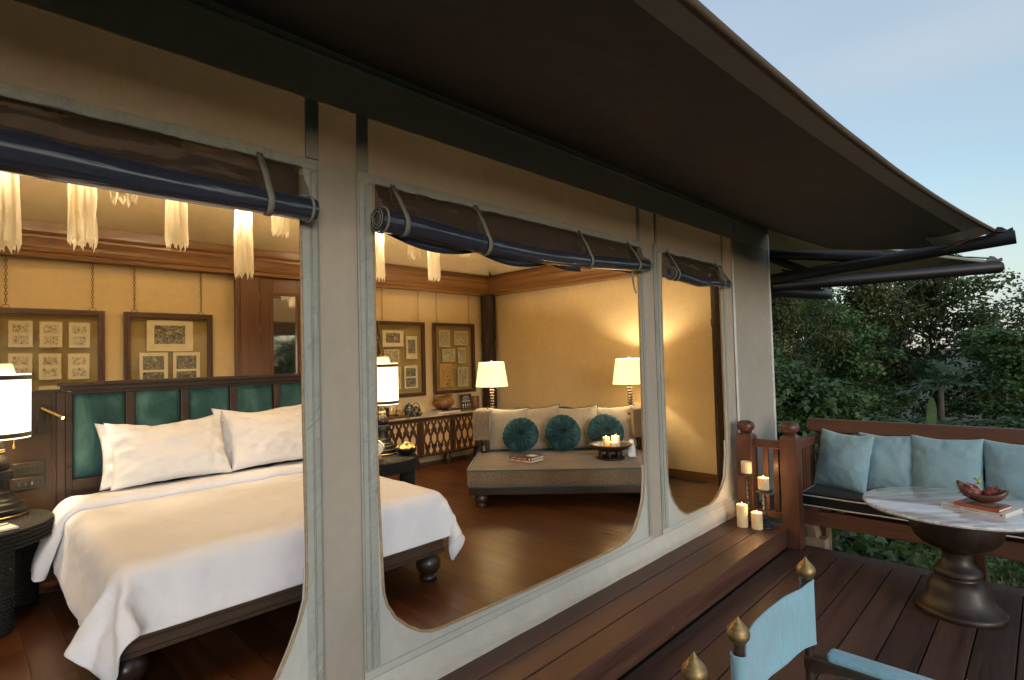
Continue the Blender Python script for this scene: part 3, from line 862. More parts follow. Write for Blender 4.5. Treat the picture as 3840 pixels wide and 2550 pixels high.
bwall = thing('back_wall', 'warm cream canvas back wall hung with framed prints', 'wall', (2, YB, FZ))
obj('canvas', MB().grid(60, 24, lambda u, v: (XL+(XR-XL)*u, YB + .004*nz((u*9, 0, v*4)), FZ+(3.05-FZ)*v)), M['inner'], bwall, smooth=True)
rwall = thing('right_wall', 'warm cream canvas side wall behind the day bed', 'wall', (XR, 4.4, FZ))
obj('canvas', MB().grid(40, 24, lambda u, v: (XR + .004*nz((u*9, 2, v*4)), 2.14+(YB-2.14)*u, FZ+(3.05-FZ)*v)), M['inner'], rwall, smooth=True)
obj('skirting', MB().box(XR-.022, 2.5, FZ, XR-.004, YB-.02, FZ+.075), M['teak_y'], rwall, bevel=.003)
lwall = thing('left_wall', 'cream canvas side wall at the far left of the tent room', 'wall', (XL, 4.4, FZ))
obj('canvas', MB().box(XL-.02, 2.14, FZ, XL, YB, 3.05), M['inner'], lwall)
# cornice: plank above, stepped moulding below
def cornice(parent, prof, p0, p1, mt, inward):
    mb = MB(); n = len(prof)
    p0, p1, inward = Vector(p0), Vector(p1), Vector(inward)
    d = (p1-p0).normalized()
    vs = [tuple(p0 + inward*a + d*a*0 + Vector((0,0,z))) for a, z in prof] + [tuple(p1 + inward*a + Vector((0,0,z))) for a, z in prof]
    fs = [(i, (i+1) % n, n+(i+1) % n, n+i) for i in range(n)] + [tuple(range(n)), tuple(range(n, 2*n))[::-1]]
    mb.add(vs, fs)
    return obj('cornice', mb, mt, parent, smooth=True, angle=25)
prof = [(.0,2.672),(.150,2.672),(.155,2.700),(.148,2.712),(.160,2.722),(.166,2.742),(.158,2.757),(.148,2.762),(.150,2.790),(.160,2.822),(.176,2.845),(.176,2.862),(.164,2.868),(.172,2.880),(.184,2.896),(.186,2.922),(.10,2.925),(.0,2.925)]
plank = [(.0,2.926),(.085,2.926),(.085,3.006),(.0,3.006)]
for pr_ in (prof, plank):
    cornice(bwall, pr_, (XL, YB-.004, 0), (XR-.01, YB-.004, 0), M['teak'], (0,-1,0))
    cornice(rwall, pr_, (XR-.004, 2.2, 0), (XR-.004, YB-.01, 0), M['teak_y'], (-1,0,0))
cl = thing('tent_ceiling', 'cream canvas ceiling sloping up inside the tent', 'ceiling', (2, 4.3, 3.0))
def hip(name, q):
    a, b, c, d = [Vector(x) for x in q]
    def fn(u, v):
        p = (a*(1-u)+b*u)*(1-v) + (d*(1-u)+c*u)*v
        return (p.x, p.y, p.z + .02*nz((p.x*.6, p.y*.6, 0)) - .05*math.sin(v*PI)*math.sin(u*PI))
    obj(name, MB().grid(30, 14, fn), M['ceil'], cl, smooth=True)
e = 3.0
hip('panel', [(XL,6.47,e),(XR-.08,6.47,e),(4.1,4.35,4.05),(-.2,4.35,4.05)])
hip('panel', [(XL,2.12,e),(XR-.08,2.12,e),(4.1,4.35,4.05),(-.2,4.35,4.05)])
hip('panel', [(XR-.08,2.12,e),(XR-.08,6.47,e),(4.1,4.36,4.05),(4.1,4.34,4.05)])
hip('panel', [(XL,2.12,e),(XL,6.47,e),(-.2,4.36,4.05),(-.2,4.34,4.05)])
# rope bound corner posts
def rope_post(label, x, y, r):
    t = thing('corner_post', label, 'post', (x, y, FZ), 0, 'rope bound corner posts of the room')
    prof = []
    z = 0
    while z < 2.50:
        k = 1.06 if 1.78 < z < 1.86 else 1
        prof += [(r*.955*k, z), (r*k*(1+.02*nz((z*9,0,0))), z+.010)]; z += .021
    obj('rope_binding', MB().lathe(prof, (0,0,0), 20), M['rope_brown'], t, smooth=True, local=True)
rope_post('rope bound post in the back corner behind the cone shaded lamp', 6.03, 6.42, .115)
rope_post('rope bound post at the front right corner, inside the narrow opening', 6.05, 2.59, .13)
t = thing('floor_vent', 'long black vent grille set in the floor by the side wall', 'vent', (6.05, 3.3, FZ))
obj('frame', MB().box(5.98, 2.86, FZ+.001, 6.10, 4.6, FZ+.006), M['vent'], t)
mb = MB()
for i in range(60): mb.box(5.992, 2.875+i*.0285, FZ+.0062, 6.088, 2.888+i*.0285, FZ+.009)
obj('grille', mb, M['blackmetal'], t)['kind'] = 'stuff'
# ================================================================== soft goods
def pillow(name, c, ax, ay, w, h, t, mt, parent, pin=.09, seed=0.0, n=30, wr=.010, pipe=None, flat=2.2, sag=0.0, slump=0.0):
    """stuffed cushion: ax, ay span its face; corners drawn out, edges drawn in"""
    c = Vector(c); ax = Vector(ax).normalized(); ay = Vector(ay); ay = (ay - ax*ay.dot(ax)).normalized(); az = ax.cross(ay)
    def surf(u, v, s):
        x = w/2*u*(1 - pin*(1-v*v)); y = h/2*v*(1 - pin*(1-u*u))
        if sag and v > 0: y -= sag*v*(1-u*u)*(.8+.5*nz((u*1.5, 0, seed)))
        e = max(0, 1-abs(u)**flat)**.5 * max(0, 1-abs(v)**flat)**.5
        rim = (1-e)*e*4
        z = s*(t/2*e*(1 + .10*nz((u*1.6, v*1.6, seed+s*3)))) + wr*rim*nz((u*5, v*5, seed)) + wr*.8*e*nz((u*2.2+v, v*3.3, seed+2))
        z += wr*1.6*max(0, abs(u)-.55)*math.sin(v*13+seed*3+2*nz((v*2, u, seed))) * e**.4
        z += slump*(v*v)
        return tuple(c + ax*x + ay*y + az*z)
    mb = MB()
    mb.grid(n, n, lambda a, b: surf(2*a-1, 2*b-1, 1)); mb.grid(n, n, lambda a, b: surf(2*a-1, 2*b-1, -1))
    mb.weld(.0006)
    o = obj(name, mb, mt, parent, smooth=True)
    if pipe:
        pts = []
        for k in range(4):
            for i in range(16):
                q = -1 + 2*i/16
                u, v = [(q,-1),(1,q),(-q,1),(-1,-q)][k]
                pts.append(surf(u, v, 1))
        obj('piping', MB().tube(pts, pipe[0], 6, True), pipe[1], parent, smooth=True)
    return o

# ================================================================== bed
bed = thing('bed', 'large dark wood bed with ball feet and a teal velvet panelled headboard', 'bed', (1.45, 4.0, FZ))
rail = MB()
for z0, z1, d in ((.352,.372,.006),(.3725,.412,0),(.4125,.418,.004),(.4185,.446,.0)):
    rail.box(.488-d, 2.998-d, z0, 2.345+d, 3.075, z1)
obj('foot_rail', rail, M['rail'], bed)
obj('side_rail', MB().box(.490, 3.076, .358, .560, 5.02, .446), M['rail'], bed)
obj('side_rail', MB().box(2.275, 3.076, .358, 2.343, 5.02, .446), M['rail'], bed)
ball = [(.0,0),(.050,0),(.056,.006),(.058,.020),(.050,.032),(.044,.038),(.060,.050),(.076,.072),(.084,.098),(.080,.130),(.064,.158),(.050,.172),(.046,.180)]
leg0 = None
for x, y in ((.565,3.075),(2.262,3.062),(.565,4.9),(2.262,4.9)):
    if leg0 is None:
        leg0 = obj('leg', MB().lathe(ball, n=28), M['dark_z'], bed, smooth=True, angle=50, local=True); o = leg0
    else:
        o = leg0.copy(); COL.objects.link(o)
    o.matrix_basis = Matrix.Translation((x-1.45, y-4.0, 0))
def rbox(x0, y0, z0, x1, y1, z1, r, seg=4):
    mb = MB().box(x0, y0, z0, x1, y1, z1); bm = bmesh.new()
    vs = [bm.verts.new(p) for p in mb.v]
    for f in mb.f: bm.faces.new([vs[i] for i in f])
    bmesh.ops.bevel(bm, geom=bm.edges[:], offset=r, segments=seg, affect='EDGES', profile=.5)
    bm.verts.index_update()
    out = MB(); out.v = [tuple(v.co) for v in bm.verts]; out.f = [tuple(v.index for v in f.verts) for f in bm.faces]; bm.free(); return out
obj('mattress', rbox(.535, 3.10, .446, 2.40, 5.02, .705, .05), M['sheet'], bed, smooth=True)
# headboard
HY = 5.05
hb = obj('headboard', MB().box(.568, HY, .30, .606, HY+.07, 1.49).box(2.452, HY, .30, 2.49, HY+.07, 1.49).box(.606, HY+.004, 1.475, 2.452, HY+.07, 1.50).box(.606, HY+.004, .78, 2.452, HY+.07, .862)
     .box(.606, HY+.045, .30, 2.452, HY+.07, 1.475).box(.606, HY+.02, .30, 2.452, HY+.07, .78), M['dark'], bed, bevel=.003)
obj('cap_rail', MB().box(.545, HY-.020, 1.501, 2.513, HY+.09, 1.535).box(.530, HY-.035, 1.5352, 2.528, HY+.10, 1.562), M['dark'], bed, bevel=.004)
for k in range(5):
    xa = .613 + k*.373
    if k: obj('mullion', MB().box(xa-.058, HY-.002, .8625, xa-.004, HY+.05, 1.4745), M['dark_z'], bed, bevel=.003)
    w_, h_ = .313, .612
    def pad(u, v, xa=xa):
        e = (max(0, 1-abs(2*u-1)**8)*max(0, 1-abs(2*v-1)**10))
        return (xa + w_*u, HY+.040 - .034*e - .004*nz((u*3+xa*9, v*4, 0))*e, .864 + h_*v)
    obj('velvet_panel', MB().grid(18, 26, pad), M['teal'], bed, smooth=True)

# duvet: a sheet let fall over the mattress and rails with a short cloth simulation, then kept as a plain mesh
def fallen_sheet(nx, ny, xl, xr, yf, z0, ls, lf, lr, depth, frames):
    w = xr-xl; mb = MB()
    rs = random.Random(4)
    for j in range(ny):
        for i in range(nx):
            s = -ls + (w+ls+lr)*i/(nx-1); t = -lf + (depth+lf)*j/(ny-1)
            mb.v.append((xl+s, yf+t, z0+.035+.006*math.sin(s*9+t*4)*math.sin(t*7)+.004*rs.gauss(0, 1)))
    mb.f = [(j*nx+i, j*nx+i+1, (j+1)*nx+i+1, (j+1)*nx+i) for j in range(ny-1) for i in range(nx-1)]
    me = bpy.data.meshes.new('sheet'); me.from_pydata(mb.v, [], mb.f); o = link('sheet', me)
    vg = o.vertex_groups.new(name='pin')
    vg.add([(ny-1)*nx+i for i in range(nx) if -.03 <= -ls+(w+ls+lr)*i/(nx-1) <= w+.03], 1, 'REPLACE')
    cols = []
    for x0, y0, za, x1, y1, zb, r in ((.535,3.05,.40,2.40,5.10,.718,.06), (.485,2.99,.345,2.345,5.10,.45,.012)):
        kb = rbox(x0, y0, za, x1, y1, zb, r, 4); km = bpy.data.meshes.new('block'); km.from_pydata(kb.v, [], kb.f); k = link('block', km)
        k.modifiers.new('col', 'COLLISION'); k.collision.thickness_outer = .014; k.collision.cloth_friction = 12; k.collision.damping = .4
        cols.append(k)
    md = o.modifiers.new('cloth', 'CLOTH'); st = md.settings
    st.quality = 6; st.mass = .3; st.tension_stiffness = 30; st.compression_stiffness = 30; st.shear_stiffness = 12; st.bending_stiffness = 0.9
    st.air_damping = 1.5; st.bending_damping = .6; st.vertex_group_mass = 'pin'
    cs = md.collision_settings; cs.distance_min = .012; cs.collision_quality = 3; cs.use_self_collision = False
    md.point_cache.frame_start = 1; md.point_cache.frame_end = frames
    for f in range(1, frames+1): SC.frame_set(f)
    ev = o.evaluated_get(bpy.context.evaluated_depsgraph_get())
    V = np.array([v.co[:] for v in ev.data.vertices]).reshape(ny, nx, 3)
    for k in [o] + cols:
        dm = k.data; bpy.data.objects.remove(k); bpy.data.meshes.remove(dm)
    SC.frame_set(1)
    return V
SHEET_COLS, SHEET_ROWS = 66, 54
DD, DLF = 1.82, .305
sheet_points = fallen_sheet(SHEET_COLS, SHEET_ROWS, .56, 2.42, 3.06, .735, .385, DLF, .335, DD, 105)
sheet_normals = np.cross(np.gradient(sheet_points, axis=1), np.gradient(sheet_points, axis=0)); sheet_normals /= np.linalg.norm(sheet_normals, axis=2)[:, :, None]
dv = thing('duvet', 'white duvet spread over the bed, its corners hanging past the rail', 'duvet', (1.5, 4.0, .70))
def wrinkle(p, k):
    return .0055*nz((p[0]*5, p[1]*5, p[2]*6)) + .004*nz((p[0]*13+p[2]*7, p[1]*7, p[2]*11), 1, 3)*k
def dlook(jf, ii):
    j0 = min(SHEET_ROWS-2, int(jf)); fr_ = jf-j0
    return sheet_points[j0, ii]*(1-fr_) + sheet_points[j0+1, ii]*fr_, sheet_normals[j0, ii]
mb = MB()
for jj in range(SHEET_ROWS):
    for ii in range(SHEET_COLS):
        p = sheet_points[jj, ii]; q = p + sheet_normals[jj, ii]*wrinkle(p, 1); mb.v.append(tuple(float(x) for x in q))
mb.f = [(b*SHEET_COLS+a, b*SHEET_COLS+a+1, (b+1)*SHEET_COLS+a+1, (b+1)*SHEET_COLS+a) for b in range(SHEET_ROWS-1) for a in range(SHEET_COLS-1)]
obj('cover', mb, M['sheet'], dv, smooth=True, solid=.016, sub=2)
FV = [(.035,.002),(.004,.012),(-.012,.030),(.004,.050),(.05,.064),(.2,.062),(.45,.052),(.7,.046),(.86,.036),(.95,.020),(1,.006)]
mb = MB(); ja = (1.37+DLF)/(DD+DLF)*(SHEET_ROWS-1); jb = (1.765+DLF)/(DD+DLF)*(SHEET_ROWS-1)
for v, h in FV:
    for ii in range(SHEET_COLS):
        p, n_ = dlook(ja + (jb-ja)*(v + .02*nz((ii*.2, 3, 0))), ii)
        ext = .05*smooth(SHEET_COLS*.13, 0, ii) + .03*smooth(SHEET_COLS*.87, SHEET_COLS-1, ii)
        q = p + n_*(h*(1+.2*nz((ii*.2, v*2, 0))) + .003 + ext*(1 if h > .02 else .7) + wrinkle(p, .8)) + np.array([0, .010*nz((ii*.25, v, 3)), -.03*smooth(SHEET_COLS*.1, 0, ii)])
        mb.v.append(tuple(float(x) for x in q))
mb.f = [(b*SHEET_COLS+a, b*SHEET_COLS+a+1, (b+1)*SHEET_COLS+a+1, (b+1)*SHEET_COLS+a) for b in range(len(FV)-1) for a in range(SHEET_COLS-1)]
obj('turned_back_fold', mb, M['sheet'], dv, smooth=True, sub=1)

def bed_pillow(label, c, w, h, t, seed, yaw=0, lean=.62):
    th_ = thing('pillow', label, 'pillow', (c[0], c[1], c[2]-h/2*math.sin(lean+.5)), 0, 'pillows on the bed')
    pillow('pillowcase', c, (math.cos(yaw), math.sin(yaw), .0), (0, math.cos(lean+.45), math.sin(lean+.45)), w, h, t, M['pillowcase'], th_, .085, seed, 48, .026, flat=1.8, sag=.05)
    return th_
bed_pillow('white pillow at front left of the bed, its left edge crumpled', (1.165, 4.79, 1.035), .80, .52, .31, 1.0, .0)
bed_pillow('white pillow at front right of the bed, half hidden by the tent post', (1.955, 4.80, 1.045), .80, .53, .31, 4.2, .0)
bed_pillow('white pillow tucked behind the front left one, an edge peeping out', (1.145, 4.92, 1.025), .84, .50, .18, 7.0, .02, .75)
bed_pillow('white pillow tucked behind the front right one against the velvet', (1.95, 4.93, 1.06), .88, .52, .16, 9.0, .0, .75)

# wall panels either side of the bed
wp = thing('bedside_panel', 'dark veneered wall panel with switches, left of the bed', 'wall panel', (.0, 5.08, FZ), 0, 'veneered panels beside the bed')
obj('veneer', MB().box(-1.2, 5.075, .175, .567, 5.115, 1.495), M['veneer'], wp)
obj('cap', MB().box(-1.2, 5.058, 1.4955, .560, 5.12, 1.515), M['dark'], wp, bevel=.003)
obj('stile', MB().box(.500, 5.062, .176, .514, 5.0748, 1.495).box(.522, 5.055, .176, .566, 5.0747, 1.495), M['dark_z'], wp, bevel=.002)
obj('skirting', MB().box(-1.2, 5.060, .176, .498, 5.0746, .32), M['dark'], wp, bevel=.003)
wp2 = thing('bedside_panel', 'dark veneered wall panel behind the lamp, right of the bed', 'wall panel', (2.86, 5.08, FZ), 0, 'veneered panels beside the bed')
obj('veneer', MB().box(2.493, 5.075, .175, 3.225, 5.115, 1.18), M['veneer'], wp2)
obj('cap', MB().box(2.493, 5.058, 1.1805, 3.233, 5.12, 1.20), M['dark'], wp2, bevel=.003)
def plate_sw(label, x0, z0, x1, z1, n, kind):
    t = thing('switch_plate', label, 'switch', ((x0+x1)/2, 5.07, z0))
    obj('plate', rbox(x0, 5.062, z0, x1, 5.0748, z1, .004, 2), M['switch'], t)
    a, b = x0+.018, x1-.018
    for k in range(n):
        xa = a + (b-a)*k/n + .002; xb = a + (b-a)*(k+1)/n - .002
        obj('rocker' if kind == 'r' else 'socket', rbox(xa, 5.058, z0+.022, xb, 5.0622, z1-.022, .0015, 1), M['switch'], t)
        if kind != 'r' and k < 2:
            mb = MB().box(xa+.010, 5.0575, z0+.030, xa+.016, 5.0581, z0+.034).box(xb-.016, 5.0575, z0+.030, xb-.010, 5.0581, z0+.034).box((xa+xb)/2-.003, 5.0575, z1-.042, (xa+xb)/2+.003, 5.0581, z1-.034)
            obj('pin_hole', mb, M['silver'], t)
        if kind != 'r' and k == 2:
            obj('port', MB().box(xa+.010, 5.0575, z0+.03, xb-.010, 5.0581, z0+.052), M['silver'], t)
plate_sw('dark plate of five rocker switches on the bedside panel', .285, .935, .458, 1.020, 5, 'r')
plate_sw('dark plate of sockets just below the rocker switches', .285, .835, .458, .918, 4, 's')
rl = thing('reading_light', 'small brass reading light on a dark plate beside the headboard', 'wall light', (.445, 5.07, 1.23))
obj('plate', rbox(.412, 5.060, 1.215, .480, 5.0746, 1.405, .003, 2), M['switch'], rl)
obj('knuckle', MB().tube([(.440,5.058,1.39),(.440,5.03,1.385)], .013, 10).tube([(.452,5.056,1.30),(.452,5.05,1.37)], .006, 8), M['blackmetal'], rl, smooth=True)
obj('barrel', MB().tube([(.436,5.03,1.386),(.540,4.95,1.318)], .0125, 14), M['bronze'], rl, smooth=True, angle=50)
obj('lens', MB().tube([(.5405,4.9496,1.3177),(.543,4.9477,1.3161)], .0095, 12), M['bulb'], rl)
ld = bpy.data.lights.new('reading_lamp', 'SPOT'); ld.energy = 2.0; ld.color = (1,.8,.55); ld.spot_size = 1.2; ld.shadow_soft_size = .01
lo = bpy.data.objects.new('lamp_light', ld); COL.objects.link(lo); lo.parent = rl
lo.matrix_basis = Matrix.Translation(Vector((.55,4.942,1.311))-Vector((.445,5.07,1.23))) @ Vector((.104,-.08,-.068)).to_track_quat('-Z','Y').to_matrix().to_4x4()

# ================================================================== rope nightstands
def nightstand(label, x, y, rot):
    t = thing('nightstand', label, 'nightstand', (x, y, FZ), 0, 'rope bound bedside tables')
    prof = []; H = .575
    z = H-.115
    prof += [(.30, z-.002)]
    for k in range(5):
        zz = z + k*.0225
        prof += [(.402, zz), (.418, zz+.006), (.421, zz+.011), (.418, zz+.017), (.403, zz+.0215)]
    r = .396
    prof += [(.398, H-.004)]
    while r > .03:
        prof += [(r, H-.003), (r-.009, H+.003), (r-.018, H-.003)]; r -= .021
    obj('top', MB().lathe(prof, n=56), M['rope'], t, smooth=True, local=True)
    lp = []; z = .002
    while z < H-.12:
        lp += [(.066, z), (.074, z+.006), (.075, z+.011), (.073, z+.016)]; z += .0215
    leg = None
    for k in range(4):
        a = rot + k*PI/2
        if leg is None: leg = obj('leg', MB().lathe(lp, n=22), M['rope'], t, smooth=True, local=True); o = leg
        else: o = leg.copy(); COL.objects.link(o)
        o.matrix_basis = Matrix.Translation((.325*math.cos(a), .325*math.sin(a), 0))
    return t
nightstand('black rope bound round table at the far left of the bed', .035, 4.585, math.radians(-63))
nightstand('black rope bound round table on the right of the bed with flowers', 2.80, 4.64, math.radians(-37))

LB = [(0,0),(.150,0),(.153,.004),(.153,.013),(.148,.017),(.138,.018),(.140,.022),(.138,.048),(.128,.052),(.125,.056),(.122,.082),(.106,.088),(.100,.094),(.098,.105),(.086,.112),(.080,.125),(.078,.150),(.066,.158),(.060,.170),(.057,.205),(.058,.222),(.076,.228),(.078,.240),(.074,.270),(.072,.279),(.050,.284),(.054,.294),(.061,.312),(.059,.335),(.048,.362),(.036,.382),(.032,.392),(.037,.395),(.037,.402),(.031,.404),(.036,.408),(.036,.414),(.030,.417),(.028,.44),(.028,.50)]
def bedside_lamp(label, x, y):
    t = thing('table_lamp', label, 'lamp', (x, y, .752), 0, 'cylinder shade lamps beside the bed')
    obj('base', MB().lathe(LB[4:], n=32), M['ebony'], t, smooth=True, angle=40, local=True)
    obj('brass_ring', MB().lathe(LB[:5], n=32), M['bronze'], t, smooth=True, angle=40, local=True)
    obj('neck_ring', MB().lathe([(.0305,.393),(.038,.394),(.038,.4025),(.0305,.4035)], n=24).lathe([(.0305,.407),(.037,.408),(.037,.4145),(.0305,.4155)], n=24), M['bronze'], t, smooth=True, local=True)
    r = .160
    obj('shade', MB().lathe([(r,.482),(r,.884)], n=40, cap=False), M['shade'], t, smooth=True, local=True)
    for z in (.490, .848): obj('shade_band', MB().lathe([(r+.001,z),(r+.0045,z+.002),(r+.0045,z+.026),(r+.001,z+.028)], n=40, cap=False), M['shade_band'], t, smooth=True, local=True)
    obj('shade_cap', MB().lathe([(.085,.886),(.070,.945),(.064,.949)], n=24, cap=False), M['shade_cap'], t, smooth=True, local=True)
    obj('pull_chain', MB().tube([(.075,-.05,.485),(.075,-.05,.44)], .002, 5).lathe([(0,.415),(.006,.418),(.004,.44)], (.075,-.05,0), 8), M['brass'], t, local=True)
    obj('bulb', MB().lathe([(.012,.55),(.03,.60),(.036,.63),(.03,.66),(.0,.675)], n=14), M['bulb'], t, smooth=True, local=True)
    pl = bpy.data.lights.new('lamp_bulb', 'POINT'); pl.energy = 25; pl.color = WARM; pl.shadow_soft_size = .04
    lo = bpy.data.objects.new('lamp_light', pl); COL.objects.link(lo); lo.parent = t; lo.location = (0,0,.72)
    return t
bedside_lamp('tall lamp with white cylinder shade at the left edge, above the switches', .195, 4.70)
bedside_lamp('tall lamp with white cylinder shade, partly hidden by the tent post', 2.955, 4.70)

t = thing('notepad', 'white notepad with a pencil on the left rope table', 'notepad', (.20, 4.33, .752))
obj('pad', MB().obox((.20,4.33,.757), (.05,.012,0), (-.02,.08,0), (0,0,.005)), M['paper'], t)
obj('pencil', MB().tube([(.17,4.34,.765),(.235,4.37,.765)], .003, 6), M['blackmetal'], t)
t = thing('clock', 'small silver alarm clock on a stepped foot, right rope table', 'clock', (2.745, 4.45, .752))
cx, cy, cz = 2.745, 4.45, .862
fd = Vector((-.55,-.83,0)); sdv = Vector((.83,-.55,0))
obj('foot', MB().obox((cx,cy,.760), sdv*.045, fd*.03, (0,0,.008)).obox((cx,cy,.776), sdv*.034, fd*.024, (0,0,.0075)).obox((cx,cy,.79), sdv*.010, fd*.010, (0,0,.012)), M['silver'], t, bevel=.002)
ring = [(cx + sdv.x*.055*math.cos(a), cy + sdv.y*.055*math.cos(a), cz + .055*math.sin(a)) for a in [i*PI/14 for i in range(28)]]
obj('case', MB().tube(ring, .012, 8, True), M['silver'], t, smooth=True)
fc = Vector((cx,cy,cz))
obj('dial', MB().add([tuple(fc + fd*.006 + sdv*.05*math.cos(a) + Vector((0,0,.05*math.sin(a)))) for a in [i*PI/14 for i in range(28)]], [tuple(range(28))]), M['white'], t, solid=.004)
mb = MB()
for i in range(12):
    a = i*PI/6; q = fc + fd*.0095 + sdv*.040*math.cos(a) + Vector((0,0,.040*math.sin(a))); mb.obox(q, sdv*.002, fd*.0005, (0,0,.003))
obj('numeral', mb, M['ink'], t)
obj('hand', MB().tube([fc+fd*.010, fc+fd*.010+sdv*.02+Vector((0,0,.016))], .0016, 4).tube([fc+fd*.010, fc+fd*.010-sdv*.012+Vector((0,0,.03))], .0013, 4), M['ink'], t)
obj('knob', MB().lathe([(0,.92),(.008,.921),(.010,.93),(.006,.938),(.011,.944),(.009,.955),(0,.958)], (cx,cy,0), 12), M['silver'], t, smooth=True)
t = thing('flower_bowl', 'black bowl of yellow white frangipani flowers on the right rope table', 'bowl', (3.06, 4.46, .752))
obj('bowl', MB().lathe([(0,0),(.045,0),(.062,.012),(.085,.045),(.094,.068),(.090,.069),(.078,.045),(.055,.016),(0,.012)], n=28), M['ebony'], t, smooth=True, local=True)
mb = MB()
for k in range(46):
    a = random.uniform(0, 2*PI); r = .080*math.sqrt(random.random()); zc = .070 + .040*(1-(r/.085)**2) + random.uniform(-.006,.006)
    c = Vector((r*math.cos(a), r*math.sin(a), zc)); up = Vector((r*math.cos(a)*7, r*math.sin(a)*7, .6)).normalized()
    s1 = up.cross(Vector((0,1,.2))).normalized(); s2 = up.cross(s1); off = random.uniform(0, 6)
    for j in range(5):
        b = off + j*2*PI/5; dirv = s1*math.cos(b) + s2*math.sin(b); per = up.cross(dirv)
        L = random.uniform(.020,.027)
        mb.add([c, c+dirv*L*.5+per*.008+up*.003, c+dirv*L+up*.006, c+dirv*L*.5-per*.008+up*.003], [(0,1,2,3)])
obj('blossom', mb, M['petal'], t, smooth=True, local=True)['kind'] = 'stuff'
t = thing('cable', 'pale looped cable hook under the left rope table', 'cable', (.25, 4.85, .42))
obj('hook', MB().tube([(.22,4.9,.46),(.25,4.9,.475),(.275,4.9,.462),(.27,4.9,.435),(.235,4.9,.405),(.29,4.9,.408)], .006, 6), M['whitetrim'], t, smooth=True)
t = thing('floor_cable', 'black cable trailing over the floor beside the bed', 'cable', (.5, 4.8, FZ))
obj('cable', MB().tube([(-.2,4.72,FZ+.006),(.1,4.79,FZ+.006),(.45,4.815,FZ+.006),(.62,4.805,FZ+.006),(.75,4.82,FZ+.006)], .005, 6), M['blackmetal'], t, smooth=True)

# ================================================================== hanging ribbon lanterns
def ribbons(label, x, y, zb, w, L, seed, watts):
    t = thing('ribbon_lantern', label, 'lantern', (x, y, zb), 0, 'white ribbon lanterns hung from the ceiling')
    rs = random.Random(seed)
    n = 11; mb = MB(); r = w/2
    for k in range(n):
        a = 2*PI*k/n + rs.uniform(-.15,.15)
        ww = r*rs.uniform(.46,.64); ln = L*rs.uniform(.96,1.0)
        tx, ty = -math.sin(a), math.cos(a)
        m_ = 12; vs = []
        sw = rs.uniform(-.02,.02)
        for i in range(m_+1):
            q = i/m_; z = L - ln*q
            rr = r*(.60 + .17*q + .03*math.sin(q*5+seed+k)) 
            h = ww*(.85+.2*q)*.5 + .004*math.sin(q*9+k)
            px, py = rr*math.cos(a+sw*q*3), rr*math.sin(a+sw*q*3)
            bow = .012*math.sin(q*6+k*2)
            vs += [(px-tx*h+bow*math.cos(a), py-ty*h+bow*math.sin(a), z), (px+.012*math.cos(a), py+.012*math.sin(a), z), (px+tx*h-bow*math.cos(a), py+ty*h-bow*math.sin(a), z)]
        o0 = len(vs)
        px, py = rr*math.cos(a), rr*math.sin(a); h = ww*.5
        tail = .045*rs.uniform(.7,1.3)
        vs += [(px-tx*h*1.05, py-ty*h*1.05, -tail*.9*rs.uniform(.6,1.1)), (px+tx*h*1.05, py+ty*h*1.05, -tail*rs.uniform(.6,1.1)), (px+.01*math.cos(a), py+.01*math.sin(a), .012)]
        fs = []
        for i in range(m_):
            for j in range(2): fs.append((3*i+j, 3*i+j+1, 3*i+j+4, 3*i+j+3))
        e = 3*m_
        fs += [(e, e+1, o0), (e+1, e+2, o0+1)]
        mb.add(vs, fs)
    obj('ribbon', mb, M['ribbon'], t, smooth=True, local=True)
    obj('ring', MB().tube([(r*.62*math.cos(q), r*.62*math.sin(q), L) for q in [i*PI/9 for i in range(18)]], .005, 6, True), M['bronze'], t, local=True)
    obj('cord', MB().tube([(0,0,L),(0,0,L+.45)], .004, 5).tube([(-r*.6,0,L),(0,0,L+.06),(r*.6,0,L)], .003, 4), M['bronze'], t, local=True)
    obj('bulb', MB().lathe([(.0,L*.70),(.018,L*.72),(.026,L*.77),(.018,L*.82),(0,L*.84)], n=10), M['bulb'], t, smooth=True, local=True)
    if watts:
        pl = bpy.data.lights.new('lantern_bulb', 'POINT'); pl.energy = watts*4.4; pl.color = WARM; pl.shadow_soft_size = .05
        lo = bpy.data.objects.new('lamp_light', pl); COL.objects.link(lo); lo.parent = t; lo.location = (0,0,L*.95)
    return t
RB = [(.165,3.75,2.262,.17,.62,7),(.52,3.98,2.365,.155,.60,9),(1.06,4.20,2.46,.15,.58,9),(1.575,4.43,2.335,.15,.60,9),(1.89,4.50,2.715,.15,.5,8),
      (3.31,5.28,2.565,.15,.6,8),(3.66,4.74,2.52,.15,.6,9),(3.40,4.74,2.735,.15,.5,0),(4.55,5.25,2.965,.15,.5,8),(.69,3.80,2.615,.15,.5,0),(.43,4.96,3.0,.15,.5,7)]
RN = ['long white ribbon lantern cut by the left edge of the picture','wide white ribbon lantern second from the left, above the headboard','white ribbon lantern over the second hanging frame','longest white ribbon lantern hanging in front of the door','short white ribbon lantern close to the tent post','long white ribbon lantern just right of the tent post','long white ribbon lantern in the middle of the second opening','short frayed ribbon lantern high in the second opening','tiny ribbon end showing under the sagging rolled window','frayed ribbon ends spread out under the long rolled window','ribbon tips just showing under the rolled window far left']
for q, lb in zip(RB, RN): ribbons(lb, q[0], q[1], q[2]+.03, q[3], q[4], int(q[0]*100), q[5])
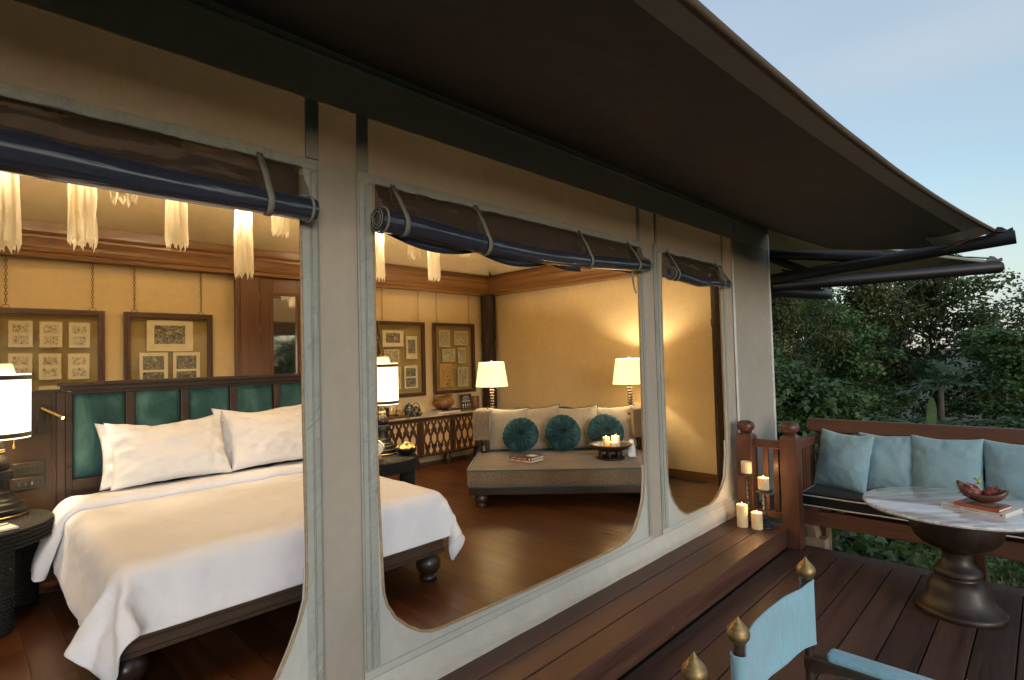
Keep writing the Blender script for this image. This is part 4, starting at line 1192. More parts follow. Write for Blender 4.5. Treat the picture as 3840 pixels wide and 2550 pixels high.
# ================================================================== hanging frames
FY = 6.50
lk = None
def chain_mesh(z0, z1):
    mb = MB(); n = int((z1-z0)/.027); 
    for i in range(n):
        z = z0 + (i+.5)*(z1-z0)/n; pts = []
        for k in range(8):
            a = k*PI/4; u, w = .0095*math.cos(a), .0175*math.sin(a)
            pts.append((u if i % 2 else 0, 0 if i % 2 else u, z+w))
        mb.tube(pts, .0028, 4, True)
    return mb
def hung_frame(label, x0, x1, zt, zb, prints, chains):
    t = thing('picture_frame', label, 'picture frame', ((x0+x1)/2, FY, zb), 0, 'picture frames hung on chains on the back wall')
    b = .052; y0, y1 = FY-.018, FY+.018
    obj('frame', MB().box(x0, y0, zb, x0+b, y1, zt).box(x1-b, y0, zb, x1, y1, zt).box(x0+b, y0, zt-b, x1-b, y1, zt).box(x0+b, y0, zb, x1-b, y1, zb+b), M['frame'], t, bevel=.004)
    obj('inner_bead', MB().box(x0+.019, y0-.006, zb+.019, x0+.030, y0-.0003, zt-.019).box(x1-.030, y0-.006, zb+.019, x1-.019, y0-.0003, zt-.019).box(x0+.0305, y0-.006, zt-.030, x1-.0305, y0-.0003, zt-.019).box(x0+.0305, y0-.006, zb+.019, x1-.0305, y0-.0003, zb+.030), M['dark'], t)
    obj('glass', MB().box(x0+b-.004, FY-.006, zb+b-.004, x1-b+.004, FY-.003, zt-b+.004), M['glass'], t)
    obj('glass', MB().box(x0+b-.004, FY+.008, zb+b-.004, x1-b+.004, FY+.011, zt-b+.004), M['glass_back'], t)
    for (a, za, b2, zb2, mt, nm) in prints:
        rs = random.Random(int(a*1000+za*77)); pts = []
        for (p, q, n_) in (((a, zb2),(b2, zb2),5),((b2, zb2),(b2, za),7),((b2, za),(a, za),5),((a, za),(a, zb2),7)):
            for i in range(n_):
                u = i/n_; pts.append((p[0]+(q[0]-p[0])*u + rs.uniform(-.0018,.0018), p[1]+(q[1]-p[1])*u + rs.uniform(-.0018,.0018)))
        obj('print', MB().prism(pts, XZ(FY+.002), 0, .003), M[mt], t)['label'] = nm
    for cx in chains:
        obj('chain', chain_mesh(zt+.03, 2.66), M['bronze'], t)
        obj('hanging_ring', MB().tube([(cx-cx+ .026*math.cos(a), 0, zt + .026*math.sin(a)) for a in [i*PI/8 for i in range(9)]], .0028, 5), M['bronze'], t)
        for o in list(t.children)[-2:]:
            pass
    return t
def hung(label, x0, x1, prints, chains, zt=2.213, zb=1.145):
    t = hung_frame(label, x0, x1, zt, zb, prints, [])
    for cx in chains:
        c = chain_mesh(zt+.026, 2.668); c.v = [(x+cx, y+FY, z) for x, y, z in c.v]
        obj('chain', c, M['bronze'], t)
        obj('hanging_ring', MB().tube([(cx+.028*math.cos(a), FY, zt+.028*math.sin(a)) for a in [i*PI/8 for i in range(9)]], .0028, 5), M['bronze'], t)
    return t
P1 = [(a, zt, b, zb, 'sketch', 'pale sheet with two small ink vignettes') for (a, zt, b, zb) in
      [(.338,2.101,.499,1.865),(.546,2.098,.706,1.862),(.753,2.094,.911,1.859),(.338,1.81,.497,1.580),(.541,1.805,.70,1.568),(.748,1.803,.907,1.564),(.338,1.516,.497,1.28),(.542,1.514,.70,1.28),(.748,1.51,.907,1.28)]]
hung('large hanging frame of pale vignette sheets above the left rope table', .222, 1.023, P1, (.32,.93))
hung('hanging frame with one big engraving over two photographs, above the velvet headboard', 1.176, 1.978,
     [(1.369,2.136,1.789,1.819,'engraving','large engraving of gnarled trees'),(1.307,1.806,1.556,1.44,'photo','sheet with two temple photographs'),(1.602,1.808,1.853,1.44,'photo','sheet with a street photograph and text'),(1.36,1.40,1.80,1.23,'sketch','wide sketch low in the frame')], (1.265,1.868))
hung('hanging frame with elephant print and map, behind the right bedside lamp', 4.01, 4.82,
     [(4.114,2.086,4.458,1.861,'engraving','landscape print of an elephant among palms'),(4.497,2.009,4.688,1.685,'engraving','tall print of a decorated tablet'),(4.135,1.821,4.379,1.637,'map','small pale coastline map'),(4.458,1.588,4.685,1.267,'photo','sheet of eight small ink scenes'),(4.13,1.58,4.40,1.27,'map','pale map low in the frame')], (4.115,4.715))
hung('hanging frame of small maps beside the rope bound corner post', 4.97, 5.79,
     [(5.09,2.103,5.289,1.856,'map','small upright map'),(5.383,2.097,5.657,1.884,'map','wide coastline map'),(5.145,1.818,5.393,1.63,'map','faint wide map'),(5.448,1.838,5.602,1.603,'map','narrow upright map'),(5.083,1.595,5.332,1.249,'cards','ochre sheet of small dark figures'),(5.435,1.535,5.644,1.244,'map','map with a dark gulf')], (5.055,5.684))

# ================================================================== door
d = thing('door', 'reddish timber door with a tall narrow mirror pane in the back wall', 'door', (2.7, 6.5, FZ))
obj('door_frame', MB().box(2.213, 6.44, FZ, 2.455, 6.54, 2.668).box(3.16, 6.44, FZ, 3.40, 6.54, 2.668), M['door'], d, bevel=.004)
obj('architrave', MB().box(2.196, 6.425, FZ, 2.226, 6.4395, 2.668).box(2.245, 6.43, FZ, 2.262, 6.4395, 2.668), M['door'], d, bevel=.003)
obj('leaf', MB().box(2.468, 6.47, FZ+.01, 2.628, 6.52, 2.668).box(2.628, 6.47, 2.466, 2.906, 6.52, 2.668).box(2.628, 6.47, FZ+.01, 2.906, 6.52, 1.0).box(2.906, 6.47, FZ+.01, 3.15, 6.52, 2.668), M['door'], d, bevel=.004)
obj('moulding', MB().box(2.588, 6.460, 1.0, 2.604, 6.4695, 2.50).box(2.605, 6.460, 2.484, 2.93, 6.4695, 2.50).box(2.93, 6.460, 1.0, 2.945, 6.4695, 2.50), M['door'], d, bevel=.003)
obj('mirror_pane', MB().box(2.629, 6.492, 1.001, 2.9055, 6.50, 2.4655), M['mirror'], d)
for z in (2.44, 2.06, 1.6): obj('hinge', MB().tube([(2.462, 6.462, z-.05),(2.462, 6.462, z+.05)], .008, 8), M['bronze'], d)

# ================================================================== sideboard
sb = thing('sideboard', 'long dark sideboard with pierced doors and a mottled marble top', 'sideboard', (4.6, 6.35, FZ))
SY = 6.15
obj('carcass', MB().box(3.30, SY+.022, .335, 5.62, 6.53, .868), M['dark'], sb)
obj('marble_top', rbox(3.26, SY-.02, .870, 5.66, 6.54, .897, .006, 2), M['marble_top'], sb)
obj('plinth_rail', MB().box(3.30, SY+.001, .335, 5.62, SY+.022, .365).box(3.30, SY+.001, .822, 5.62, SY+.022, .868), M['dark'], sb, bevel=.003)
doors = [(3.42,3.86),(3.925,4.42),(4.485,5.01),(5.05,5.56)]
for a, b in ((3.30,3.42),(3.86,3.925),(4.42,4.485),(5.01,5.05),(5.56,5.62)):
    obj('stile', MB().box(a+.0005, SY-.002, .366, b-.0005, SY+.022, .8215), M['dark_z'], sb, bevel=.003)
def blob(cx, cz, prof, mirror=True):
    """outline of a turned-looking cut-out: half widths up a centre line"""
    r = [(cx+w, cz+z) for w, z in prof] + [(cx-w, cz+z) for w, z in reversed(prof)]
    return r
OV = [(.006,-.082),(.012,-.062),(.028,-.046),(.035,-.030),(.035,.030),(.028,.046),(.012,.058),(.009,.072),(.003,.084)]
CT = [(.005,-.088),(.008,-.060),(.006,-.040),(.022,-.026),(.029,-.006),(.027,.014),(.016,.028),(.007,.036),(.006,.052),(.002,.074)]
CB = [(.004,-.046),(.010,-.032),(.025,-.016),(.029,.002),(.024,.018),(.010,.030),(.007,.060),(.009,.080),(.003,.100)]
SM = [(.003,-.024),(.012,-.010),(.010,.004),(.016,.014)]
for a, b in doors:
    dd = obj('pierced_door', MB().box(a+.001, SY+.004, .3665, b-.001, SY+.022, .8210), M['dark'], sb, bevel=.002)
    mb = MB(); p = .1125; n = 4; st = (a+b)/2 - p*(n-1)/2
    if (b-a) < .46: n = 3; st = (a+b)/2 - p
    for i in range(n): 
        mb.prism(blob(st+i*p, .574, OV), XZ(SY+.004), 0, -.0015)
        mb.prism(blob(st+i*p, .800, SM), XZ(SY+.004), 0, -.0015)
    for i in range(n-1):
        mb.prism(blob(st+p/2+i*p, .742, CT), XZ(SY+.004), 0, -.0015)
        mb.prism(blob(st+p/2+i*p, .412, CB), XZ(SY+.004), 0, -.0015)
    for sx, dr in ((st-p/2, 1), (st+p*(n-.5), -1)):
        for prof, cz in ((CT, .742), (CB, .412)):
            mb.prism([(sx + dr*w*.8, cz+z) for w, z in prof] + [(sx, cz+prof[-1][1]), (sx, cz+prof[0][1])], XZ(SY+.004), 0, -.0015)
    o = obj('cut_out', mb, M['panel'], dd, local=False); o['kind'] = 'stuff'
for x in (4.405, 4.50, 3.88, 5.03): obj('knob', MB().tube([(x, SY-.004, .806),(x, SY-.020, .806)], .009, 8), M['bronze'], sb, smooth=True)
ft = [(.040,0),(.046,.012),(.034,.026),(.052,.046),(.058,.085),(.040,.12),(.048,.158)]
f0 = None
for x in (3.45, 4.43, 4.99, 5.55):
    if f0 is None: f0 = obj('foot', MB().lathe(ft, n=18), M['dark_z'], sb, smooth=True, local=True); o = f0
    else: o = f0.copy(); COL.objects.link(o)
    o.matrix_basis = Matrix.Translation((x-4.6, 6.23-6.35, 0))
# things standing on it
TZ = .898
def lathe_thing(name, label, cat, x, y, prof, mt, n=24, group=None, z=TZ):
    t = thing(name, label, cat, (x, y, z), 0, group)
    obj('body', MB().lathe(prof, n=n), mt, t, smooth=True, local=True)
    return t
t = lathe_thing('jar', 'dark green glazed lidded jar at the left of the sideboard', 'jar', 4.40, 6.32, [(0,0),(.042,0),(.058,.02),(.072,.06),(.074,.095),(.060,.125),(.040,.138),(.046,.142)], M['glaze'])
obj('lid', MB().lathe([(.048,.143),(.040,.155),(.014,.164),(.012,.172),(.018,.180),(.0,.186)], n=20), M['glaze'], t, smooth=True, local=True)
t = lathe_thing('teapot', 'squat green teapot with a hoop handle, next to the lidded jar', 'teapot', 4.53, 6.34, [(0,0),(.045,0),(.066,.03),(.070,.065),(.052,.098),(.026,.110),(.010,.118),(.012,.126),(0,.13)], M['glaze'])
obj('handle', MB().tube([(.062*math.cos(a), 0, .085+.085*math.sin(a)) for a in [i*PI/10 for i in range(11)]], .006, 6), M['glaze'], t, smooth=True, local=True)
obj('spout', MB().tube([(-.055,-.01,.05),(-.085,-.02,.075),(-.095,-.022,.10)], [.014,.010,.007], 8), M['glaze'], t, smooth=True, local=True)
cupp = [(0,0),(.020,0),(.022,.006),(.036,.028),(.039,.048),(.036,.048),(.020,.012),(0,.010)]
lathe_thing('cup', 'left of two small green tea cups in front of the jars', 'cup', 4.41, 6.22, cupp, M['glaze'], group='small tea cups')
lathe_thing('cup', 'right of two small green tea cups in front of the jars', 'cup', 4.505, 6.22, cupp, M['glaze'], group='small tea cups')
bk = thing('book', 'white spined book lying flat at the bottom under the gourd pot', 'book', (4.98, 6.28, TZ), 0, 'books under the gourd pot')
obj('cover', MB().box(4.80, 6.18, TZ, 5.20, 6.45, TZ+.003).box(4.80, 6.18, TZ+.019, 5.20, 6.45, TZ+.022).box(4.80, 6.178, TZ+.0005, 5.20, 6.1805, TZ+.0215), M['bookwhite'], bk)
obj('pages', MB().box(4.805, 6.181, TZ+.003, 5.196, 6.445, TZ+.019), M['paper'], bk)
bk2 = thing('book', 'dark spined book on top of the white one under the gourd pot', 'book', (5.02, 6.28, TZ+.022), 0, 'books under the gourd pot')
obj('cover', MB().box(4.87, 6.19, TZ+.0222, 5.24, 6.44, TZ+.025).box(4.87, 6.19, TZ+.039, 5.24, 6.44, TZ+.042).box(4.87, 6.188, TZ+.023, 5.24, 6.1905, TZ+.0415), M['bookdark'], bk2)
obj('pages', MB().box(4.875, 6.191, TZ+.025, 5.236, 6.435, TZ+.039), M['paper'], bk2)
t = thing('gourd_pot', 'round brown gourd pot with curled handle sitting on two books', 'pot', (4.99, 6.31, TZ+.043))
obj('body', MB().lathe([(0,0),(.06,0),(.12,.03),(.158,.075),(.165,.11),(.145,.15),(.095,.178),(.055,.188),(.050,.178),(.0,.17)], n=32, fn=lambda a, z: 1+.04*math.sin(a*2)+.02*math.sin(a*5)), M['clay'], t, smooth=True, local=True)
obj('handle', MB().tube([(-.15,-.02,.12),(-.185,-.03,.17),(-.19,-.03,.20),(-.175,-.03,.215),(-.165,-.03,.20)], [.016,.013,.010,.008,.006], 8), M['clay'], t, smooth=True, local=True)
obj('lug', MB().obox((.10,-.02,.20), (.035,0,.012), (0,.02,0), (-.008,0,.022)).obox((.06,0,.215), (.02,0,0), (0,.018,0), (0,0,.016)), M['clay'], t, bevel=.008, local=True)
t = thing('table_sign', 'small black framed sign with white lettering leaning on the wall', 'sign', (5.475, 6.35, TZ))
obj('board', MB().obox((5.475, 6.37, TZ+.115), (.113,0,0), (0,.008,.0), (0,.012,.115)), M['frame'], t, bevel=.003)
obj('face', MB().obox((5.475, 6.3612, TZ+.115), (.100,0,0), (0,.0006,0), (0,.0105,.102)), M['ink'], t)
mb = MB()
sy = lambda z: 6.3604 + (z-.115)*.104
for i in range(4):
    x = 5.475 - .069 + i*.046
    mb.obox((x, sy(.045)-.001, TZ+.045), (.0035,0,0), (0,.0005,0), (0,.0,.016)); mb.obox((x, sy(.070)-.001, TZ+.070), (.011,0,0), (0,.0005,0), (0,0,.012)); mb.obox((x, sy(.028)-.001, TZ+.028), (.010,0,0), (0,.0005,0), (0,0,.0025))
rs = random.Random(3)
for z, w, h in ((.195,.05,.006),(.172,.075,.004),(.152,.06,.004),(.128,.082,.007),(.108,.07,.003)):
    x = 5.475 - w
    while x < 5.475 + w:
        l = rs.uniform(.004,.010); mb.obox((x+l/2, sy(z)-.001, TZ+z), (l/2,0,0), (0,.0005,0), (0,0,h)); x += l + .004
obj('lettering', mb, M['white'], t)
t = lathe_thing('wooden_cup', 'brown wooden beaker with a side handle, at the right end of the sideboard', 'beaker', 5.745, 6.33, [(0,0),(.058,0),(.064,.01),(.066,.19),(.060,.192),(.056,.02),(0,.015)], M['cupwood'], z=TZ)
obj('handle', MB().tube([(-.062,0,.165),(-.095,0,.178)], .008, 8), M['cupwood'], t, local=True)
t.matrix_basis = Matrix.Translation((5.60, 6.30, TZ))
t = thing('stationery_tray', 'reddish wooden tray of pens and glasses behind the right bedside lamp', 'tray', (4.13, 6.30, TZ))
obj('tray', MB().box(3.93, 6.20, TZ, 4.31, 6.44, TZ+.012).box(3.93, 6.20, TZ+.012, 4.31, 6.208, TZ+.03).box(3.93, 6.432, TZ+.012, 4.31, 6.44, TZ+.03), M['door'], t)
obj('box', MB().box(3.96, 6.30, TZ+.0125, 4.07, 6.42, TZ+.14), M['bookdark'], t)
obj('tumbler', MB().lathe([(.028,.0125),(.034,.10),(.032,.10),(.026,.016)], (4.17,6.30,TZ), 16, False).lathe([(.028,.0125),(.034,.10),(.032,.10),(.026,.016)], (4.24,6.26,TZ), 16, False), M['glass'], t, smooth=True)
obj('pen', MB().tube([(4.17,6.30,TZ+.02),(4.20,6.31,TZ+.16)], .004, 6).tube([(4.16,6.30,TZ+.02),(4.185,6.29,TZ+.15)], .004, 6).tube([(4.24,6.26,TZ+.02),(4.27,6.27,TZ+.15)], .004, 6), M['silver'], t)

# ================================================================== day bed (set diagonally across the corner)
DA = math.atan2(-.749, .663)
db = thing('day_bed', 'deep tweed day bed on dark turned feet, set diagonally in the corner', 'day bed', (3.64, 4.14, FZ), DA)
DX0, DX1 = -.075, 1.905
obj('base', MB().box(DX0+.02, .02, .118, DX1-.02, 1.42, .196), M['dark'], db, bevel=.006, local=True)
f0 = None
fp = [(.0,0),(.042,0),(.048,.010),(.040,.022),(.036,.028),(.056,.048),(.066,.078),(.056,.106),(.046,.118)]
for x, y in ((.06,.08),(1.77,.08),(.06,1.35),(1.77,1.35)):
    if f0 is None: f0 = obj('foot', MB().lathe(fp, n=22), M['dark_z'], db, smooth=True, local=True); o = f0
    else: o = f0.copy(); COL.objects.link(o)
    o.matrix_basis = Matrix.Translation((x, y, 0))
def mtop(u, v):
    x = DX0 + (DX1-DX0)*u; y = 1.42*v
    return (x, y, .368 + .006*nz((x*2, y*2, 0)) + .010*math.sin(u*PI)*math.sin(v*PI))
mat_ = rbox(DX0, 0, .197, DX1, 1.42, .372, .022, 3)
mat_.v = [(x + .006*nz((x*2,y*2,z*6)), y + .006*nz((x*3, 5, z*5)), z + .008*nz((x*2, y*2, 1))) for x, y, z in mat_.v]
obj('mattress', mat_, M['tweed'], db, smooth=True, local=True, sub=0)
def loop(z, o=0.0): 
    pts = []; c = [(DX0-o, 0-o),(DX1+o, 0-o),(DX1+o, 1.42+o),(DX0-o, 1.42+o)]
    for k in range(4):
        p, q = c[k], c[(k+1) % 4]
        for i in range(30):
            u = i/30; x, y = p[0]+(q[0]-p[0])*u, p[1]+(q[1]-p[1])*u
            if i == 0: x += (.01 if x < 0 else -.01); y += (.01 if y < .5 else -.01)
            pts.append((x, y + .006*nz((x*3, 5, z*5)), z + .007*nz((x*2, y*2, 1))))
    return pts
obj('piping', MB().tube(loop(.366, .002), .0075, 6, True), M['piping'], db, smooth=True, local=True)
obj('piping', MB().tube(loop(.203, .003), .0075, 6, True), M['piping'], db, smooth=True, local=True)
def roll_arm(x0, x1):
    mb = MB(); y0, y1, zb, zt = .93, 1.40, .525, .86
    prof = [(y0,zb),(y0-.004,zb+.1),(y0-.002,zt-.06),(y0+.012,zt-.018),(y0+.04,zt),(y1,zt),(y1,zb)]
    n = len(prof); N = 6; vs = []; fs = []
    for i in range(N+1):
        x = x0+(x1-x0)*i/N; k = .006*math.sin(i/N*PI)
        vs += [(x, y-k if y < 1 else y, z+k) for y, z in prof]
    for i in range(N):
        for j in range(n): fs.append((i*n+j, i*n+(j+1) % n, (i+1)*n+(j+1) % n, (i+1)*n+j))
    fs += [tuple(range(n)), tuple(N*n+j for j in range(n))[::-1]]
    obj('arm', mb.add(vs, fs), M['tweed_side'], db, smooth=True, local=True, angle=45, bevel=.006)
    obj('arm_support', MB().lathe([(.030,.373),(.040,.385),(.044,.41),(.034,.44),(.026,.462),(.034,.485),(.040,.505),(.044,.524)], ((x0+x1)/2+.02, .99, 0), 18), M['dark_z'], db, smooth=True, local=True)
    obj('arm_frame', MB().box(x0+.06, 1.05, .373, x1-.01, 1.38, .524), M['dark'], db, local=True)
roll_arm(-.115, .078); roll_arm(1.75, 1.94)
obj('back_frame', MB().box(.078, 1.33, .373, 1.75, 1.40, .70), M['dark'], db, local=True)
def crest(u):
    return .70 + .10*math.exp(-((u-.92)/.34)**2)
mb = MB(); mb.prism([(.078,.70)] + [(.078+1.672*i/30, crest(.078+1.672*i/30)+.065) for i in range(31)] + [(1.75,.70)], lambda u, v, w: (u, 1.35+w, v), 0, .04)
obj('crest_rail', mb, M['dark'], db, local=True)
def on_daybed(name, label, cat, group=None, x=0, y=0, z=.375):
    p = wm(db) @ Vector((x, y, z)); return thing(name, label, cat, p, DA, group)
Dv = lambda x, y, z: wm(db) @ Vector((x, y, z))
Dd = lambda x, y, z: (wm(db).to_3x3() @ Vector((x, y, z)))
SQ = [('grey linen cushion with dark teal piping at the left arm', .285, .515, -.02, .12),('grey linen cushion second from the left, its right corner raised', .665, .525, .06, .16),('grey linen cushion second from the right, behind two round cushions', 1.13, .51, .05, .2),('grey linen cushion with teal piping at the far right arm', 1.56, .51, .02, .15)]
for i, (lb, x, s, tw, ln) in enumerate(SQ):
    t = on_daybed('square_cushion', lb, 'cushion', 'square cushions along the back of the day bed', x, 1.12)
    pillow('cover', Dv(x, 1.15+.02*(i % 2), .632), Dd(1, 0, tw), Dd(-tw, .30, .95), s, s*1.02, .19, M['linen'], t, .05, 3.0+i*2.3, 28, .010, (.0075, M['piping']), 2.4, .02)
def round_cushion(label, x, z, tilt, seed, sq=0.0):
    t = on_daybed('round_cushion', label, 'cushion', 'round teal velvet cushions on the day bed', x, .95)
    c = Dv(x, .93, z); ex_ = Dd(1, 0, tilt).normalized(); up = Dd(-tilt, .28, .96).normalized(); nrm = ex_.cross(up)
    R_ = .213
    def surf(u, v, s):
        a = u*2*PI; r = v
        edge = 1 + .014*math.sin(a*22+seed)*smooth(.7, 1, r) + .02*math.sin(a*2+seed) + .03*nz((math.cos(a)*1.5, math.sin(a)*1.5, seed)) - sq*max(0, -math.sin(a))**2
        th_ = .075*max(0, 1-r**2.6)**.5
        dim = 1 - .75*math.exp(-(r/.13)**2)
        pl = .0075*math.sin(a*17+seed+3*r)*smooth(.05, .35, r)*(1-smooth(.75, 1, r)) + .020*nz((math.cos(a)*r*2.4, math.sin(a)*r*2.4, seed)) + .006*nz((math.cos(a)*r*8, math.sin(a)*r*8, seed))
        return tuple(c + ex_*(R_*r*edge*math.cos(a)) + up*(R_*r*edge*math.sin(a)) + nrm*(s*(th_*dim + pl*(1-r**3))))
    mb = MB(); mb.grid(96, 22, lambda u, v: surf(u, max(v, .0001), 1), True); mb.grid(96, 12, lambda u, v: surf(u, max(v, .0001), -1), True); mb.weld(.0003)
    obj('cover', mb, M['teal_round'], t, smooth=True)
    q = c + nrm*.022
    obj('button', MB().lathe([(0,-.006),(.013,-.004),(.016,.003),(.010,.009),(0,.011)], n=14), M['teal_round'], t, smooth=True, local=True).matrix_basis = wm(t).inverted() @ (Matrix.Translation(q) @ nrm.to_track_quat('Z','Y').to_matrix().to_4x4())
round_cushion('leftmost round teal velvet cushion, behind the two stacked books', .44, .583, .14, 1, .06)
round_cushion('middle round teal velvet cushion on the day bed', .93, .600, -.03, 4, .0)
round_cushion('round teal velvet cushion behind the candle tray', 1.425, .602, -.22, 8, .10)
# books on the day bed
def daybook(label, c, hx, hy, ang, z0, h, cov, spine_marks=None):
    t = on_daybed('book', label, 'book', 'books stacked on the day bed', c[0], c[1], z0)
    ca, sa = math.cos(ang), math.sin(ang)
    e1 = Dd(ca, sa, 0); e2 = Dd(-sa, ca, 0); q = lambda x, y, z: Dv(c[0]+x*ca-y*sa, c[1]+x*sa+y*ca, z)
    obj('cover', MB().obox(q(0,0,z0+.0015), e1*hx, e2*hy, (0,0,.0015)).obox(q(0,0,z0+h-.0015), e1*hx, e2*hy, (0,0,.0015)).obox(q(0,-hy-.001,z0+h/2), e1*hx, e2*.0012, (0,0,h/2)), cov, t)
    obj('pages', MB().obox(q(-.002,.002,z0+h/2), e1*(hx-.004), e2*(hy-.005), (0,0,h/2-.0031)), M['paper'], t)
    return t, q, e1, e2
t, q, e1, e2 = daybook('pinkish spined book at the bottom of the pair on the day bed', (.515,.44), .150, .11, math.radians(-39), .379, .026, M['bookpink'])
mb = MB()
for x, w in ((-.10,.03),(-.02,.03),(.08,.04)): mb.obox(q(x,-.1124,.392), e1*w, e2*.0003, (0,0,.004))
mb.obox(q(.13,-.1124,.392), e1*.008, e2*.0003, (0,0,.007))
obj('spine_print', mb, M['bookwhite'], t)
t, q, e1, e2 = daybook('dark covered book on top of the pink spined one, day bed', (.52,.445), .146, .112, math.radians(-36), .4055, .026, M['bookdark'])
mb = MB().obox(q(.12,-.1144,.4185), e1*.009, e2*.0003, (0,0,.009))
for x, w in ((-.09,.035),(-.01,.03),(.055,.025)): mb.obox(q(x,-.1144,.4185), e1*w, e2*.0003, (0,0,.0035))
mb.obox(q(.05,.02,.4319), e1*.05, e2*.05, (0,0,.0002))
obj('spine_print', mb, M['bookwhite'], t)
# candle tray
t = on_daybed('candle_tray', 'dark wooden footed tray holding three lit candles on the day bed', 'tray', None, 1.42, .50, .377)
R0 = [(0,0),(.150,0),(.156,.006),(.156,.014),(.148,.020),(0,.020)]
obj('foot_ring', MB().lathe(R0, n=36), M['table'], t, smooth=True, angle=40, local=True)
f0 = None
for k in range(7):
    a = k*2*PI/7
    if f0 is None: f0 = obj('spindle', MB().lathe([(.010,.0205),(.016,.026),(.011,.036),(.017,.048),(.019,.058),(.011,.070),(.018,.080),(.012,.0875)], n=12), M['table'], t, smooth=True, local=True); o = f0
    else: o = f0.copy(); COL.objects.link(o)
    o.matrix_basis = Matrix.Translation((.115*math.cos(a), .115*math.sin(a), 0))
obj('dish', MB().lathe([(0,.088),(.135,.088),(.185,.108),(.222,.138),(.235,.152),(.228,.158),(.205,.140),(.17,.118),(.12,.106),(0,.104)], n=48), M['table'], t, smooth=True, local=True)

def candle(label, p, r, h, lit=True, group=None, watts=.35, rz=0.0):
    t = thing('candle', label, 'candle', p, rz, group)
    prof = [(0,0),(r*.98,0),(r,.004),(r,h-.004),(r*.96,h),(r*.86,h-.004),(r*.72,h-.012),(.0,h-.014)]
    obj('wax', MB().lathe(prof, n=28, fn=lambda a, z: 1+.012*math.sin(a*3+h*90)*(z > h-.02)), M['wax'], t, smooth=True, angle=50, local=True)
    obj('wick', MB().tube([(0,0,h-.014),(.001,0,h-.003)], .0014, 5), M['ink'], t, local=True)
    if lit:
        obj('flame', MB().lathe([(0,h-.006),(.0036,h-.002),(.0044,h+.003),(.0028,h+.010),(.0008,h+.016),(0,h+.017)], n=10), M['flame'], t, smooth=True, local=True)
        if watts:
            pl = bpy.data.lights.new('candle_flame', 'POINT'); pl.energy = watts; pl.color = (1,.55,.2); pl.shadow_soft_size = .012
            lo = bpy.data.objects.new('flame_light', pl); COL.objects.link(lo); lo.parent = t; lo.location = (0,0,h+.045)
    return t
cg = 'lit candles on the day bed tray'
candle('left lit candle at the back of the day bed tray', Dv(1.385,.56,.482), .040, .112, True, cg, .5)
candle('tallest lit candle at the back right of the day bed tray', Dv(1.485,.55,.482), .047, .125, True, cg, .5)
candle('short lit candle at the front of the day bed tray', Dv(1.452,.455,.482), .043, .075, True, cg, .6)
t = on_daybed('napkin', 'crumpled white napkin standing behind the candle tray by the arm', 'napkin', None, 1.66, .60, .378)
mb = MB()
def nap(u, v):
    a = u*2*PI; r = .055*(1-.55*v) + .018*nz((math.cos(a)*1.5, math.sin(a)*1.5, v*3)); z = .17*v*(1+.35*nz((math.cos(a)*1.2, math.sin(a)*1.2, 5)))
    return (r*math.cos(a), r*math.sin(a), z)
obj('cloth', mb.grid(26, 9, nap, True), M['sheet'], t, smooth=True, local=True, solid=.002)

# cone shaded lamps on tall console tables behind the day bed
def cone_lamp(label, x, y, r, tz):
    t = thing('table_lamp', label, 'lamp', (x, y, tz), 0, 'cone shade lamps behind the day bed')
    prof = [(0,0),(.075,0),(.078,.008),(.060,.018),(.030,.026)]
    z = .028; top = 1.315-tz+.03
    while z < top-.036:
        prof += [(.014, z), (.030, z+.009), (.034, z+.0175), (.030, z+.026)]; z += .035
    prof += [(.012, z), (.012, top)]
    obj('base', MB().lathe(prof, n=20), M['dark_z'], t, smooth=True, local=True)
    z0, z1 = 1.305-tz, 1.612-tz
    obj('shade', MB().lathe([(r, z0), (r*.78, z1)], n=44, cap=False), M['shade_cone'], t, smooth=True, local=True)
    obj('finial', MB().lathe([(.004,z1-.01),(.004,z1+.012),(.009,z1+.018),(0,z1+.026)], n=10).tube([(-r*.77,0,z1-.006),(0,0,z1-.004),(r*.77,0,z1-.006)], .002, 4), M['bronze'], t, local=True)
    obj('pull_chain', MB().tube([(.05,-.04,z0+.02),(.05,-.04,z0-.035)], .002, 4).tube([(-.05,-.04,z0+.02),(-.05,-.04,z0-.035)], .002, 4), M['brass'], t, local=True)
    obj('bulb', MB().lathe([(.012,z0+.06),(.03,z0+.11),(.036,z0+.14),(.03,z0+.17),(.0,z0+.185)], n=14), M['bulb'], t, smooth=True, local=True)
    pl = bpy.data.lights.new('lamp_bulb', 'POINT'); pl.energy = 24; pl.color = WARM; pl.shadow_soft_size = .035
    lo = bpy.data.objects.new('lamp_light', pl); COL.objects.link(lo); lo.parent = t; lo.location = (0,0,z0+.20)
    return t
def console(label, x, y, top):
    t = thing('console_table', label, 'table', (x, y, FZ), DA, 'console tables behind the day bed')
    obj('top', MB().box(-.20,-.16,top-FZ-.045,.20,.16,top-FZ), M['dark'], t, bevel=.004, local=True)
    l0 = None
    for sx in (-.16,.16):
        for sy_ in (-.12,.12):
            if l0 is None: l0 = obj('leg', MB().box(-.02,-.02,0,.02,.02,top-FZ-.0455), M['dark_z'], t, local=True); o = l0
            else: o = l0.copy(); COL.objects.link(o)
            o.matrix_basis = Matrix.Translation((sx, sy_, 0))
console('tall dark console table behind the left arm of the day bed', 4.80, 5.07, .965)
console('tall dark console table behind the right end of the day bed', 5.80, 3.68, .965)
cone_lamp('lamp with white cone shade in front of the rope corner post', 4.76, 5.03, .205, .966)
cone_lamp('lamp with white cone shade at the right end of the day bed', 5.765, 3.655, .205, .966)
